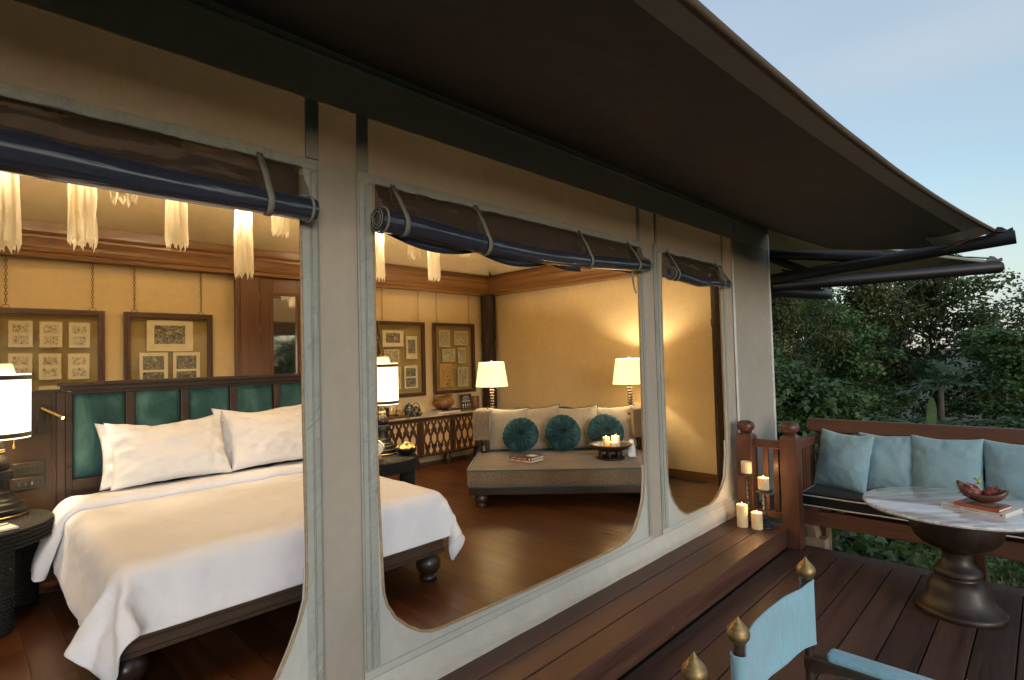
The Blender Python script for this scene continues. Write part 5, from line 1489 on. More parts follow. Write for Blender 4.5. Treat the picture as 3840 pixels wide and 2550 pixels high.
# ================================================================== railing, bench
ra = thing('railing', 'short reddish timber railing of two round topped posts at the end of the step', 'railing', (4.98, 1.8, .0))
def rail_post(x, y, z0, z1, s=.068):
    b = MB().box(x-s, y-s, z0, x+s, y+s, z1-.045)
    c = .024
    b2 = [(x-s,y-s),(x+s,y-s),(x+s,y+s),(x-s,y+s)]; t2 = [(x-s+c*1.3,y-s+c*1.3),(x+s-c*1.3,y-s+c*1.3),(x+s-c*1.3,y+s-c*1.3),(x-s+c*1.3,y+s-c*1.3)]
    o = len(b.v)
    m2 = [(x-s*.93,y-s*.93),(x+s*.93,y-s*.93),(x+s*.93,y+s*.93),(x-s*.93,y+s*.93)]
    b.add([(*p, z1-.045) for p in b2] + [(*p, z1-.020) for p in m2] + [(*p, z1) for p in t2], [(i, (i+1) % 4, 4+(i+1) % 4, 4+i) for i in range(4)] + [(4+i, 4+(i+1) % 4, 8+(i+1) % 4, 8+i) for i in range(4)] + [(8,9,10,11)])
    po = obj('post', b, M['red_z'], ra, bevel=.004)
    obj('finial', MB().lathe([(.030,z1+.001),(.050,z1+.004),(.053,z1+.009),(.046,z1+.014),(.060,z1+.022),(.071,z1+.038),(.075,z1+.056),(.072,z1+.075),(.060,z1+.093),(.038,z1+.104),(0,z1+.108)], (x,y,0), 28), M['red_z'], po, smooth=True, angle=60)
rail_post(4.985, 1.598, .002, .945)
rail_post(4.985, 1.968, .177, .935)
obj('top_rail', MB().box(4.955, 1.667, .812, 5.015, 1.899, .882), M['red'], ra, bevel=.006)
obj('bottom_rail', MB().box(4.955, 1.667, .222, 5.015, 1.899, .272), M['red'], ra, bevel=.004)
b0 = None
for y in (1.72, 1.805):
    b0 = obj('baluster', MB().box(4.972, y-.023, .2725, 4.998, y+.023, .8115), M['red_z'], ra, bevel=.003)

be = thing('bench', 'long reddish timber bench with plank back along the far edge of the deck', 'bench', (5.25, .2, 0))
YE = -1.6
obj('back_rail', MB().box(5.545, YE, .908, 5.592, 1.622, 1.026), M['red'], be, bevel=.005)
obj('back_rail', MB().box(5.545, YE, .62, 5.585, 1.56, .72), M['red'], be, bevel=.004)
for y in (1.52, .45, -.6): obj('back_post', MB().box(5.593, y-.035, -.3, 5.650, y+.035, .99), M['red_z'], be, bevel=.004)
obj('arm_rail', MB().box(5.055, 1.535, .812, 5.545, 1.605, .885), M['red_x'], be, bevel=.006)
for k in range(6): obj('slat', MB().box(5.105+k*.072, 1.556, .42, 5.141+k*.072, 1.580, .8115), M['red_z'], be, bevel=.002)
obj('side_rail', MB().box(5.055, 1.545, .335, 5.59, 1.59, .42), M['red_x'], be, bevel=.003)
obj('apron', MB().box(5.055, YE, .190, 5.092, 1.530, .312), M['red'], be, bevel=.005)
obj('apron', MB().box(5.50, YE, .200, 5.540, 1.530, .312), M['red'], be, bevel=.005)
obj('seat_block', MB().box(5.058, 1.43, .3125, 5.12, 1.53, .352), M['red'], be, bevel=.003)
for k in range(30):
    y = 1.38 - k*.105
    obj('seat_slat', MB().box(5.10, y-.03, .3125, 5.53, y+.03, .332), M['red_x'], be) if k < 2 else None
obj('seat_slat', MB().box(5.20, YE, .3125, 5.26, 1.30, .345), M['red'], be, bevel=.002)
obj('seat_slat', MB().box(5.36, YE, .3125, 5.42, 1.30, .345), M['red'], be, bevel=.002)
obj('strut', MB().obox((5.16,1.50,.12), (.05,0,.03), (0,.035,0), (-.05,0,.085)), M['raw'], be, bevel=.003)
obj('stump', MB().box(5.12, 1.40, -.45, 5.24, 1.58, .06), M['raw'], be, bevel=.004)
for y in (1.465, .02, -1.2):
    obj('leg', MB().box(5.26, y-.035, -.62, 5.30, y+.035, .19), M['red_z'], be, bevel=.003)
    obj('cleat', MB().box(5.258, y-.070, -.62, 5.285, y-.0355, .19), M['raw'], be, bevel=.002)

cu_ = thing('seat_cushion', 'long black seat cushion with white piping on the timber bench', 'cushion', (5.25, 0, .345))
cb = rbox(5.03, YE, .350, 5.54, 1.545, .443, .022, 4)
cb.v = [(x + .004*nz((x*3,y*3,0)), y, z + (.012*nz((x*4,y*3,2)) + .012 if z > .40 else 0)) for x, y, z in cb.v]
obj('cover', cb, M['black'], cu_, smooth=True)
for zz in (.438, .356):
    pts = [(5.53, 1.546, zz)] + [(5.06 + .47*(1-i/10), 1.549, zz + (.006 if zz > .4 else 0)) for i in range(1, 10)] + [(5.045,1.545,zz),(5.033,1.535,zz),(5.027,1.515,zz)] + [(5.026, 1.5-i*.1, zz + .004*nz((i*.4,0,zz))) for i in range(31)]
    obj('piping', MB().tube(pts, .0055, 6), M['white_piping'], cu_, smooth=True)
BP = [('pale blue square pillow at the left end of the bench, tilted against the arm', 1.300, .43, .50, .20, -.18, 1),
      ('pale blue square pillow second from the left on the bench, tucked behind the first', 1.000, .43, .49, .05, .03, 4),
      ('pale blue square pillow in the middle of the bench behind the table', .605, .46, .51, .0, .0, 7),
      ('pale blue square pillow at the right edge of the picture, behind the fruit bowl', .160, .46, .51, .0, .02, 9)]
for i, (lb, y, w, h, yaw, rl, sd_) in enumerate(BP):
    dx = [-.04, .055, .02, .03][i]
    t = thing('bench_pillow', lb, 'pillow', (5.40+dx, y, .45), 0, 'pale blue pillows along the bench')
    ax = Vector((-math.sin(yaw), -math.cos(yaw), rl*.35)); ay = Vector((.26, 0, .96)) + Vector((0, rl*.3, 0))
    pillow('cover', (5.405+dx, y, .700), ax, ay, w, h, .20, M['blue'], t, .055, sd_*1.7, 44, .0075, None, 2.2, .016)

# ================================================================== pedestal table and what stands on it
TX, TY = 4.41, .462
pt = thing('pedestal_table', 'round marble topped table on a dark turned wooden pedestal', 'table', (TX, TY, .001))
PED = [(0,0),(.228,0),(.232,.006),(.232,.028),(.226,.036),(.215,.042),(.196,.060),(.178,.085),(.165,.115),(.156,.150),(.146,.180),(.130,.200),(.112,.212),(.110,.222),(.120,.228),(.124,.240),(.122,.256),(.108,.272),(.090,.290),(.079,.312),(.075,.340),(.078,.368),(.088,.378),(.092,.386),(.100,.392),(.140,.402),(.185,.425),(.218,.460),(.236,.505),(.242,.550),(.243,.598),(.240,.618),(0,.618)]
obj('pedestal', MB().lathe(PED, n=56), M['table'], pt, smooth=True, angle=38, local=True)
obj('under_disc', MB().lathe([(0,.6185),(.44,.6185),(.462,.626),(.462,.634),(0,.634)], n=64), M['table'], pt, smooth=True, angle=38, local=True)
obj('marble_top', MB().lathe([(0,.6345),(.470,.6345),(.484,.640),(.488,.649),(.484,.657),(.474,.660),(0,.660)], n=80), M['marble'], pt, smooth=True, angle=30, local=True)

def text_mesh(name, body, size, mt, parent, mat4):
    cv = bpy.data.curves.new(name, 'FONT'); cv.body = body; cv.size = size; cv.extrude = .0002
    to = bpy.data.objects.new('tmp', cv); COL.objects.link(to)
    bpy.context.view_layer.update()
    me = bpy.data.meshes.new_from_object(to.evaluated_get(bpy.context.evaluated_depsgraph_get()))
    bpy.data.objects.remove(to); bpy.data.curves.remove(cv)
    me.materials.clear(); me.materials.append(mt)
    o = link(name, me, parent); o.matrix_basis = wm(parent).inverted() @ mat4
    return o
def flatbook(label, p00, ex_, L, D, z0, h, cov, top=None):
    """book lying flat: p00 the near left spine corner, ex_ along the spine"""
    e1 = Vector((ex_[0], ex_[1], 0)).normalized(); e2 = Vector((e1.y*-1, e1.x, 0))
    c = Vector((p00[0], p00[1], z0)) + e1*L/2 + e2*D/2
    t = thing('book', label, 'book', c, 0, 'books on the marble table')
    obj('cover', MB().obox(c+Vector((0,0,.0012)), e1*(L/2), e2*(D/2), (0,0,.0012)).obox(c+Vector((0,0,h-.0012)), e1*(L/2), e2*(D/2), (0,0,.0012)).obox(c-e2*(D/2+.0008)+Vector((0,0,h/2)), e1*(L/2), e2*.001, (0,0,h/2)), cov, t)
    obj('pages', MB().obox(c+e2*.001+Vector((0,0,h/2)), e1*(L/2-.004), e2*(D/2-.003), (0,0,h/2-.0026)), M['paper'], t)
    return t, c, e1, e2
sp = Vector((-.095, -.305, 0))
t, c, e1, e2 = flatbook('white book with black spine lettering lying under the red one', (4.318, .517), sp, .318, .235, .661, .025, M['bookwhite'])
fr = -e2
mt4 = Matrix(((e1.x, 0, fr.x, 0),(e1.y, 0, fr.y, 0),(0, 1, 0, 0),(0,0,0,1)))
org = c - e1*(.318/2-.010) + fr*(.235/2+.0022) + Vector((0,0,.0085))
text_mesh('lettering', 'Maria Emmy Hanger  \u2013  My Sacred Laos', .0115, M['ink'], t, Matrix.Translation(org) @ mt4)
obj('spine_mark', MB().obox(c + e1*(.318/2-.02) + fr*(.235/2+.0022) + Vector((0,0,.012)), e1*.004, fr*.0004, (0,0,.005)), M['ink'], t)
t, c, e1, e2 = flatbook('orange red book with a picture cover under the fruit bowl', (4.288, .452), sp, .222, .17, .6862, .018, M['ochre'])
obj('cover_picture', MB().obox(c+Vector((0,0,.0181)), e1*.085, e2*.06, (0,0,.0002)), M['bookdark'], t)
obj('cover_band', MB().obox(c+e1*.02+Vector((0,0,.0184)), e1*.05, e2*.045, (0,0,.0001)), M['bookpink'], t)
fbc = Vector((4.375, .322, .7046))
t = thing('fruit_bowl', 'long dark carved wooden bowl with turned up ends on the books', 'bowl', fbc, 0)
def hull(u, v, k=1.0):
    a = u*2*PI; r = math.sin(v*PI/2)
    y = .122*k*r*math.cos(a); x = .068*k*r*math.sin(a)
    rim = .040 + .052*abs(math.cos(a))**2.5*(1.0 if math.cos(a) > 0 else .55)
    z = (1-math.cos(v*PI/2))*rim*1.25 + (.006 if k < 1 else 0)
    return (x, y, z)
mb = MB(); mb.grid(44, 12, lambda u, v: hull(u, v), True); mb.grid(44, 12, lambda u, v: hull(u, v, .92), True)
rim0 = [hull(i/44, 1) for i in range(44)]; rim1 = [hull(i/44, 1, .92) for i in range(44)]
mb.add(rim0+rim1, [(i, (i+1) % 44, 44+(i+1) % 44, 44+i) for i in range(44)])
obj('bowl', mb.weld(.0004), M['bowlwood'], t, smooth=True, local=True)
def dragonfruit(label, p, r, ln, axis, seed, stem=False):
    t = thing('dragon_fruit', label, 'fruit', p, 0, 'dragon fruits in the wooden bowl')
    ax = Vector(axis).normalized(); s1 = ax.cross(Vector((0,0,1))).normalized(); s2 = ax.cross(s1)
    rs = random.Random(seed)
    obj('skin', MB().grid(26, 14, lambda u, v: tuple(ax*(-ln*math.cos(v*PI)) + (s1*math.cos(u*2*PI)+s2*math.sin(u*2*PI))*r*max(.001, math.sin(v*PI))**.8*(1+.22*nz((u*5, v*4, seed)))), True), M['fruit'], t, smooth=True, local=True)
    mb = MB()
    for k in range(70):
        u, v = rs.random(), rs.uniform(.06,.95); n_ = s1*math.cos(u*2*PI)+s2*math.sin(u*2*PI); q = ax*(-ln*math.cos(v*PI)) + n_*r*math.sin(v*PI)**.8
        tg = (ax*.8 + n_*rs.uniform(.2,.9)).normalized(); sd2 = tg.cross(n_).normalized(); L = rs.uniform(.014,.028)
        mb.add([q - sd2*.008, q + sd2*.008, q + tg*L*.6 + sd2*.004 + n_*.003, q + tg*L + n_*.004, q + tg*L*.6 - sd2*.004 + n_*.003], [(0,1,2,3,4)])
    obj('scale', mb, M['fruit_scale'], t, smooth=True, local=True)['kind'] = 'stuff'
    if stem:
        q = Vector((0,-.035,.045)); obj('stem', MB().tube([q, q+Vector((0,-.004,.022)), q+Vector((0,.020,.034))], [.009,.008,.006], 8).tube([q+Vector((0,0,.018)), q+Vector((0,-.012,.032))], [.006,.008], 8), M['stem'], t, smooth=True, local=True)
dragonfruit('bigger pink dragon fruit with green stem at the left of the bowl', (4.365,.372,.768), .042, .046, (.1,.9,.25), 3, True)
dragonfruit('smaller dragon fruit at the right end of the bowl', (4.385,.275,.765), .036, .046, (0,-1,.2), 8)

# ================================================================== candles and stands by the railing
cg = 'candles on the deck step'
candle('tallest candle standing on the step against the tent wall, lit', (4.700, 1.915, .176), .044, .185, True, cg, .45)
candle('short lit candle standing on the step beside the tallest one', (4.715, 1.800, .176), .044, .135, True, cg, .45)
def stand(label, x, y, H):
    t = thing('candle_stand', label, 'candle stand', (x, y, .176), 0, 'black turned candle stands on the deck step')
    z = H-.022
    prof = [(0,0),(.066,0),(.068,.008),(.060,.016),(.048,.020),(.046,.028),(.036,.036),(.022,.044),(.018,.052),(.026,.060),(.028,.070),(.016,.080)]
    n = max(2, int((z-.09)/.085)); zz = .085; s = (z-.02-.085)/n
    for k in range(n): prof += [(.013, zz), (.021, zz+s*.18), (.022, zz+s*.30), (.012, zz+s*.45), (.017, zz+s*.62), (.021, zz+s*.72), (.012, zz+s*.90)]; zz += s
    prof += [(.016, z-.012), (.034, z-.004), (.034, z-.001)]
    obj('stem', MB().lathe(prof, n=20), M['blackmetal'], t, smooth=True, angle=60, local=True)
    obj('plate', MB().lathe([(.034,z),(.064,z+.001),(.070,z+.008),(.070,z+.018),(.064,z+.021),(0,z+.021)], n=8), M['blackmetal'], t, bevel=.003, local=True)
stand('taller black candle stand with eight sided plate, in front of the railing post', 4.855, 1.925, .425)
stand('shorter black candle stand with eight sided plate, in front of the balusters', 4.80, 1.765, .315)
candle('unlit looking candle on the taller black stand', (4.855, 1.925, .176+.4245), .044, .098, False, cg)
candle('lit candle on the shorter black stand', (4.80, 1.765, .176+.3145), .045, .098, True, cg, .45)

# ================================================================== folding chairs
def chair(label, x0, x1, yb, sc=1.0):
    t = thing('deck_chair', label, 'chair', ((x0+x1)/2, yb-.25, .001), 0, 'canvas chairs with brass finials on the deck')
    H = .855
    for x in (x0, x1):
        obj('back_post', MB().tube([(x, yb-.02, .002),(x, yb, .40),(x, yb, .62),(x, yb, H)], [.016,.016,.0155,.0135], 12), M['dark_z'], t, smooth=True, angle=50)
        F = [(0,H-.004),(.012,H-.003),(.020,H+.004),(.0285,H+.016),(.0305,H+.027),(.0275,H+.038),(.0195,H+.048),(.0105,H+.058),(.0045,H+.067),(.0,H+.075)]
        F = [(r*1.02, z) for r, z in F]
        obj('finial', MB().lathe(F, (x, yb, 0), 28), M['brass'], t, smooth=True)
        obj('front_leg', MB().tube([(x, yb-.46, .002),(x, yb-.46, .60)], .015, 12), M['dark_z'], t, smooth=True, angle=50)
        obj('seat_rail', MB().tube([(x, yb-.01, .43),(x, yb-.48, .43)], .014, 10), M['dark_z'], t, smooth=True)
        sgn = 1 if x == x1 else -1
        mb = MB()
        prof = [(yb+.015,.590),(yb-.05,.592),(yb-.12,.594),(yb-.30,.588),(yb-.50,.580),(yb-.50,.555),(yb-.30,.556),(yb-.13,.560),(yb-.06,.550),(yb-.02,.535),(yb+.015,.545)]
        mb.prism(prof, lambda u, v, w: (x+w, u, v), -.017, .017)
        obj('arm', mb, M['dark'], t, bevel=.005)
        obj('arm_pad', rbox(x-.030+.012*sgn, yb-.50, .586, x+.034+.012*sgn, yb-.055, .622, .017, 4), M['chairblue'], t, smooth=True)
    for a, b in (((x0, yb-.02,.06),(x0,yb-.44,.40)),((x1,yb-.02,.06),(x1,yb-.44,.40))):
        obj('cross_leg', MB().tube([a, b], .012, 8), M['dark_z'], t, smooth=True)
    # back canvas: sleeves round both posts, sagging cloth between
    r = .021; w = x1-x0
    def sec(u):
        # path in plan: round the left post, across, round the right post
        if u < .16:
            a = PI*.5 + (u/.16)*PI*1.0; return (x0 + r*math.cos(a), yb + r*math.sin(a))
        if u > .84:
            a = -PI*.5 + ((u-.84)/.16)*PI*1.0; return (x1 + r*math.cos(a), yb + r*math.sin(a))
        q = (u-.16)/.68
        return (x0 + w*q, yb - r + (.060)*math.sin(q*PI)**.8)
    def cv(u, v):
        x, y = sec(u); q = min(1, max(0, (u-.16)/.68))
        top = .838 - .020*math.sin(q*PI) + .020*(smooth(.14,.02,q)*-.6); bot = .632 - .012*math.sin(q*PI)
        top += .012*smooth(.90, 1.0, q)
        z = bot + (top-bot)*v
        k = math.sin(q*PI)
        return (x, y + k*(.014*nz((x*6, v*2.2, 3)) + .010*(v-.5)), z + .003*nz((x*12, 0, v)))
    o = obj('back_canvas', MB().grid(70, 16, cv), M['chairblue'], t, smooth=True, solid=.004)
    obj('hem', MB().tube([cv(i/60, .985) for i in range(61)], .0042, 6), M['chairblue'], t, smooth=True)
    obj('hem', MB().tube([cv(i/60, .015) for i in range(61)], .0042, 6), M['chairblue'], t, smooth=True)
    obj('seat_canvas', MB().grid(20, 14, lambda u, v: (x0 + w*u, yb-.01-.46*v, .445 - .05*math.sin(u*PI))), M['chairblue'], t, smooth=True, solid=.004)
chair('pale blue canvas chair with two brass finials at the bottom of the picture', 1.512, 2.100, .640)
chair('second chair of which only one brass finial shows at the bottom edge', .675, 1.262, .645)

# ================================================================== trees and undergrowth
def leaf_cloud(n, centres, radii, size, asp, droop, seed, shell=.55):
    """leaf quads (two triangles folded at the midrib) through a set of ellipsoids"""
    r = np.random.default_rng(seed)
    C_ = np.array(centres, float); Rr = np.array(radii, float)
    vol = Rr.prod(axis=1)**.75; idx = r.choice(len(C_), n, p=vol/vol.sum())
    d = r.normal(size=(n, 3)); d /= np.linalg.norm(d, axis=1)[:, None]
    rad = shell + (1-shell)*r.random(n)**.6
    rad *= 1 + .22*r.normal(size=n)*.6
    P = C_[idx] + d*Rr[idx]*rad[:, None]
    nrm = d*.45 + r.normal(size=(n, 3))*.55 + np.array([0,0,.55]); nrm /= np.linalg.norm(nrm, axis=1)[:, None]
    t = r.normal(size=(n, 3)) + np.array([0,0,-droop]); t -= nrm*(t*nrm).sum(1)[:, None]; t /= np.linalg.norm(t, axis=1)[:, None]
    b = np.cross(nrm, t); L = size*r.uniform(.55, 1.25, n)[:, None]; Wd_ = L*asp
    a0 = P; a1 = P + t*L*.45 + b*Wd_ + nrm*Wd_*.25; a2 = P + t*L - nrm*L*.18; a3 = P + t*L*.45 - b*Wd_ + nrm*Wd_*.25
    V = np.stack([a0, a1, a2, a3], 1).reshape(-1, 3)
    F = np.arange(4*n).reshape(-1, 4)
    F = np.concatenate([F[:, [0,1,2]], F[:, [0,2,3]]])
    return V, F
def np_obj(name, V, F, mt, parent=None, loc=None):
    me = bpy.data.meshes.new(name)
    me.vertices.add(len(V)); me.vertices.foreach_set('co', V.astype(np.float32).ravel())
    k = F.shape[1]
    me.loops.add(F.size); me.loops.foreach_set('vertex_index', F.astype(np.int32).ravel())
    me.polygons.add(len(F)); me.polygons.foreach_set('loop_start', np.arange(0, F.size, k, dtype=np.int32)); me.polygons.foreach_set('loop_total', np.full(len(F), k, dtype=np.int32))
    me.update(calc_edges=True); me.materials.append(mt)
    return link(name, me, parent, loc)
def branchy(h, r0, seed, n=7, spread=1.6, lean=.2):
    rs = random.Random(seed); mb = MB()
    top = Vector((rs.uniform(-lean,lean)*h*.3, rs.uniform(-lean,lean)*h*.3, h))
    P = [Vector((0,0,-.6)) + (top+Vector((0,0,.6)))*(i/10) + Vector((.08*math.sin(i*1.3+seed), .08*math.cos(i*1.7+seed), 0)) for i in range(11)]
    mb.tube(P, [r0*(1-.075*i) for i in range(11)], 9)
    for k in range(n):
        i = rs.randint(3, 9); a = rs.uniform(0, 2*PI); L = h*rs.uniform(.18,.36)*spread/1.6
        q = P[i]; d = Vector((math.cos(a), math.sin(a), rs.uniform(.35,.9)))
        m_ = q + d*L*.5 + Vector((0,0,-.03*L)); e = q + d*L
        mb.tube([q, q+d*L*.25, m_, e], [r0*.38, r0*.30, r0*.22, r0*.08], 6)
    return mb
TREE = {}
def tree_kind(key, h, w, mt, n, size, asp, seed, low=.15):
    rs = random.Random(seed); cs = []; rr = []
    for k in range(26):
        z = h*(low + (1-low)*rs.random()**.8); pr_ = math.sin(min(1, (z/h-low)/(1-low)+.12)*PI*.92)**.6
        a = rs.uniform(0, 2*PI); d = w*pr_*rs.uniform(.15,.85)
        cs.append((d*math.cos(a), d*math.sin(a), z)); s = w*rs.uniform(.20,.42); rr.append((s, s, s*.72))
    V, F = leaf_cloud(n, cs, rr, size, asp, 1.2, seed, .35)
    TREE[key] = (V, F, mt, branchy(h*.78, h*.015, seed, 14, 1.7), None)
tree_kind('teak', 8.2, 2.5, M['leaf_olive'], 7600, .20, .34, 5, .10)
tree_kind('broad', 8.6, 2.7, M['leaf_dark'], 8400, .175, .34, 9, .04)
tree_kind('thin', 8.6, 2.1, M['leaf_dark'], 4600, .19, .36, 13, .30)
tree_kind('bamboo', 7.6, 1.9, M['leaf_bamboo'], 11000, .22, .13, 17, .02)
tree_kind('shrub', 2.6, 1.5, M['leaf_bush'], 8500, .145, .36, 21, .0)
tree_kind('vine', 6.2, 1.9, M['leaf_bush'], 8000, .165, .42, 27, .0)
FIRST = {}
def tree(key, label, x, y, sc, rot, cat='tree', name='tree', group=None, zz=1.0):
    z = ground_h(x, y)
    if key not in FIRST:
        V, F, mt, tk, _ = TREE[key]
        t = thing(name, label, cat, (x, y, z), rot, group)
        np_obj('crown' if cat == 'tree' else 'foliage', V, F, mt, t)
        obj('trunk' if cat == 'tree' else 'stem', tk, M['bark'], t, smooth=True, local=True)
        FIRST[key] = t
    else:
        t = copy_tree(FIRST[key]); t.name = name; tag(t, label, cat, group)
    t.matrix_basis = Matrix.Translation((x, y, z)) @ Matrix.Rotation(rot, 4, 'Z') @ Matrix.Diagonal((sc, sc, sc*zz, 1))
    return t
G = 'trees beyond the deck'
TR = [('teak','olive leaved tree standing behind the middle of the bench', 22.5,4.5,1.0,.4,.96),('teak','olive leaved tree whose crown tops the others right of centre', 24.5,2.9,1.05,1.9,1.0),
      ('broad','dark broad leaved tree at the right edge of the picture', 21.0,-.2,.98,.9,.90),('thin','sparse crowned tree with sky showing through, behind the papaya', 23.5,1.6,1.0,2.4,.96),
      ('broad','dark broad leaved tree between the bamboo and the olive tree', 24.0,6.7,.98,3.5,1.0),('bamboo','feathery yellow green bamboo clump close behind the tent corner', 17.5,5.7,1.05,.2,1.05),
      ('bamboo','feathery bamboo clump partly hidden by the tent end panel', 19.5,7.6,1.05,1.4,1.0),('vine','vine covered dark tree left of the papaya', 19.0,4.15,.95,.7,.86),
      ('vine','low vine covered tree behind the papaya on the right', 19.5,.9,1.0,2.2,.80),('thin','thin stemmed tree rising behind the vine covered one', 26.5,4.7,1.05,.8,1.0),
      ('broad','far dark tree filling the gap at the right edge', 28,.2,1.0,4.0,.80),('teak','far olive tree rising behind the bamboo', 29,8.6,1.1,4.4,1.0),('vine','vine covered tree at the far left behind the bamboo', 22.5,5.6,1.0,3.2,.95),
      ('teak','olive tree off to the right of the bench', 20.5,-2.2,1.0,5.0,1.0),('broad','far dark tree standing left of the olive leaved ones', 31,6.0,1.0,2.9,.95)]
for k, lb, x, y, s, r_, zz in TR: tree(k, lb, x, y, s*.80, r_, 'tree', 'tree', G, zz*(.95 if y > 1.8 else .80))
SH = [('leafy green shrub at the tent corner behind the railing', 10.6,3.55,1.0,.3,.85),('leafy green shrub below the bamboo behind the first pillow', 13.2,3.9,.95,1.7,.72),('low leafy shrub behind the second bench pillow', 14.2,2.9,.8,2.4,.55),
      ('low leafy shrub in front of the papaya stem', 15.2,2.1,.8,4.1,.50),('low leafy shrub near the banana leaf', 14.8,1.2,.8,3.0,.52),('low leafy shrub at the right behind the bench', 14.5,.3,.85,5.3,.55),('leafy shrub farther left behind the railing posts', 12.2,4.7,1.1,2.0,.95),('low shrub at the far right of the bench', 13.0,-.6,.85,1.0,.5)]
for lb, x, y, s, r_, zz in SH: tree('shrub', lb, x, y, s, r_, 'shrub', 'shrub', 'shrubs behind the bench', zz)

for i, (x, y) in enumerate(((9.2,-11.5),(11.6,-12.5))):
    tree(('broad','teak','vine','broad')[i], ('dark tree across the garden, behind the viewer','olive tree across the garden, mirrored in the door pane','low tree across the garden, to the far right','dark tree across the garden, opposite the tent')[i], x, y, 1.0, i*1.3, 'tree', 'tree', 'trees across the garden', .45)
# papaya and banana
pp = thing('papaya_tree', 'papaya tree with long stalked divided leaves behind the bench', 'tree', (13.0, 1.50, ground_h(13,1.5)))
z0 = ground_h(13, 1.5)
obj('trunk', MB().tube([(13.0,1.50,z0),(13.02,1.49,.0),(13.0,1.47,.95)], [.065,.055,.045], 10), M['bark'], pp, smooth=True)
rs = random.Random(5)
def palm_leaf(base, tip_dir, L, s):
    mbs = MB(); d = Vector(tip_dir).normalized()
    e = base + d*L*.62 + Vector((0,0,.05*L)); 
    mbs.tube([base, base+d*L*.3+Vector((0,0,.10*L)), e], [.012,.009,.006], 5)
    side = d.cross(Vector((0,0,1))).normalized(); up = side.cross(d)
    lf = MB()
    for k in range(9):
        a = (k-4)/4*2.2; ln = L*.50*(1-.055*abs(k-4)) ; dd = d*math.cos(a) + side*math.sin(a); pr2 = dd.cross(up).normalized()
        vs = [e]; n = 5
        for j in range(1, n+1):
            q = j/n; p = e + dd*ln*q + up*(-.16*ln*q*q); wv = ln*.11*math.sin(q*PI*.93)*(1.45 if j % 2 else .7)
            vs += [p+pr2*wv, p-pr2*wv]
        fs = [(0,1,2)] + [(2*j-1, 2*j+1, 2*j+2, 2*j) for j in range(1, n)]
        lf.add(vs, fs)
    return mbs, lf
for k in range(17):
    a = k*2.4 + rs.uniform(-.2,.2); el = rs.uniform(-.25,.75)
    st, lf = palm_leaf(Vector((13.0,1.47,.93+rs.uniform(-.06,.06))), (math.cos(a)*math.cos(el), math.sin(a)*math.cos(el), math.sin(el)), rs.uniform(.50,.76), 1)
    l = obj('leaf', lf, M['leaf_papaya'], pp)
    obj('stalk', st, M['leaf_papaya'], l)
bn = thing('banana_plant', 'young banana plant with one upright pale leaf behind the bench', 'plant', (12.6, 1.62, ground_h(12.6,1.62)))
def ban(base, d, L, w, curl):
    d = Vector(d).normalized(); side = d.cross(Vector((-.7,-.7,.05))).normalized() if abs(d.z) > .7 else d.cross(Vector((0,0,1))).normalized(); nn = side.cross(d)
    return MB().grid(5, 12, lambda u, v: tuple(Vector(base) + d*L*v + side*w*(u-.5)*2*math.sin(min(1, v*.9+.08)*PI)**.6 + nn*(abs(u-.5)*.12*w*2) + Vector((0,0,-curl*v*v))))
zb = ground_h(12.6,1.62)
obj('stem', MB().tube([(12.6,1.62,zb),(12.6,1.62,.15)], [.05,.03], 8), M['leaf_bush'], bn, smooth=True)
obj('leaf', ban((12.6,1.60,.12), (0,-.05,1), .62, .10, 0), M['leaf_bush'], bn, smooth=True)['label'] = 'upright pale green banana leaf'
for a, L in ((-.5,1.0),(-1.3,1.1),(2.6,.9),(1.6,.9)):
    obj('leaf', ban((12.6,1.62,.08), (math.cos(a),math.sin(a),.7), L, .11, .35*L), M['leaf_bush'], bn, smooth=True)

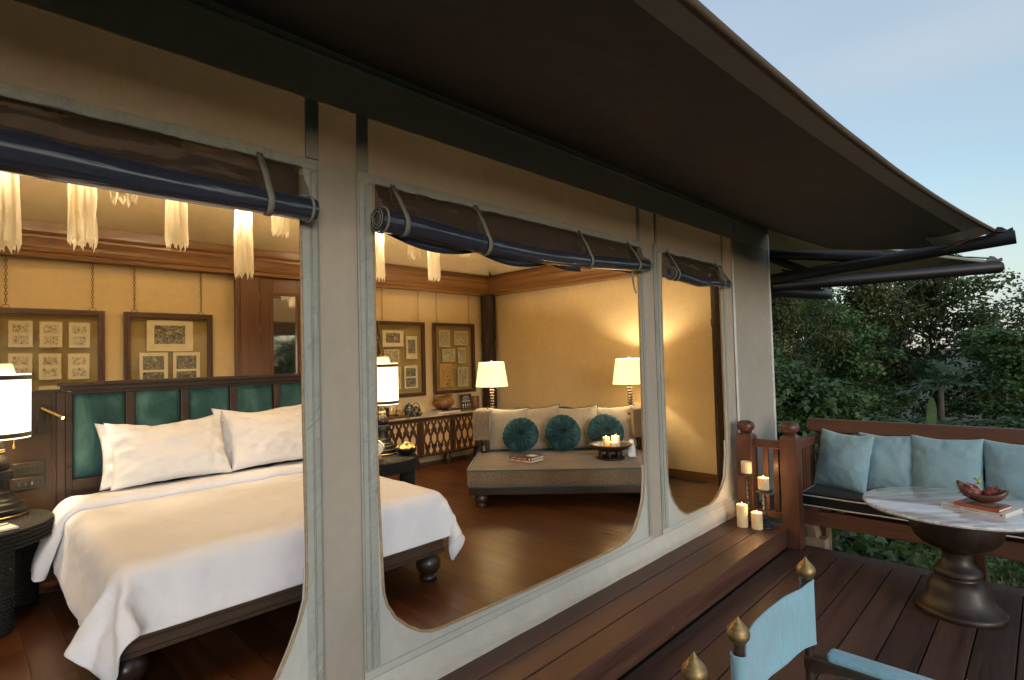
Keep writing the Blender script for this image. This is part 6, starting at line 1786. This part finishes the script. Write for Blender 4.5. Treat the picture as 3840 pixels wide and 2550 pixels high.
# ground cover: grass and broad weeds below the bench, low growth under the trees
def grass(n, x0, x1, y0, y1, hmin, hmax, w, seed, mt, name, bias=1.0):
    r = np.random.default_rng(seed)
    x = x0 + (x1-x0)*r.random(n)**bias; y = y0 + (y1-y0)*r.random(n)
    keep = np.array([nz((a*1.1, b*1.1, seed)) > -.45 for a, b in zip(x, y)]); x, y = x[keep], y[keep]; n = len(x)
    z = np.array([ground_h(a, b) for a, b in zip(x, y)])
    P = np.stack([x, y, z], 1); a = r.random(n)*2*np.pi; h = r.uniform(hmin, hmax, n)
    s = np.stack([np.cos(a), np.sin(a), np.zeros(n)], 1); ln = np.stack([np.cos(a+1.3), np.sin(a+1.3), np.zeros(n)], 1)*(h*r.uniform(.2, .9, n))[:, None]
    up = np.array([0,0,1.0])*h[:, None]
    V = np.stack([P - s*w, P + s*w, P + up*.6 + ln*.4 + s*w*.8, P + up*.6 + ln*.4 - s*w*.8, P + up*.9 + ln], 1).reshape(-1, 3)
    b = np.arange(n)[:, None]*5
    F = np.concatenate([b+np.array([[0,1,2]]), b+np.array([[0,2,3]]), b+np.array([[3,2,4]])])
    return tag(np_obj(name, V, F, mt), kind='stuff')
grass(42000, 5.4, 12, -2.5, 2.6, .03, .09, .008, 3, M['grass'], 'grass', 1.4)
grass(16000, 11, 24, -3.5, 9, .10, .38, .022, 4, M['leaf_bush'], 'undergrowth')
def weeds(n, x0, x1, y0, y1, size, seed, mt, name, hh=.3):
    r = np.random.default_rng(seed); Vs = []; Fs = []; o = 0
    for k in range(n):
        x, y = r.uniform(x0, x1), r.uniform(y0, y1); z = ground_h(x, y) + hh*r.random()**.7
        V, F = leaf_cloud(3, [(x, y, z)], [(.06,.06,.05)], size, .42, .4, int(r.integers(1e6)), .2)
        Vs.append(V); Fs.append(F+o); o += len(V)
    return tag(np_obj(name, np.concatenate(Vs), np.concatenate(Fs), mt), kind='stuff')
weeds(520, 5.5, 7.6, .85, 1.9, .15, 7, M['leaf_bush'], 'broad_leaf_weeds', .34)
weeds(900, 6.5, 12, -2.0, 3.5, .09, 8, M['leaf_bush'], 'low_weeds', .12)
weeds(1500, 11.5, 21, -3.0, 8.5, .22, 9, M['leaf_bush'], 'low_growth', .7)
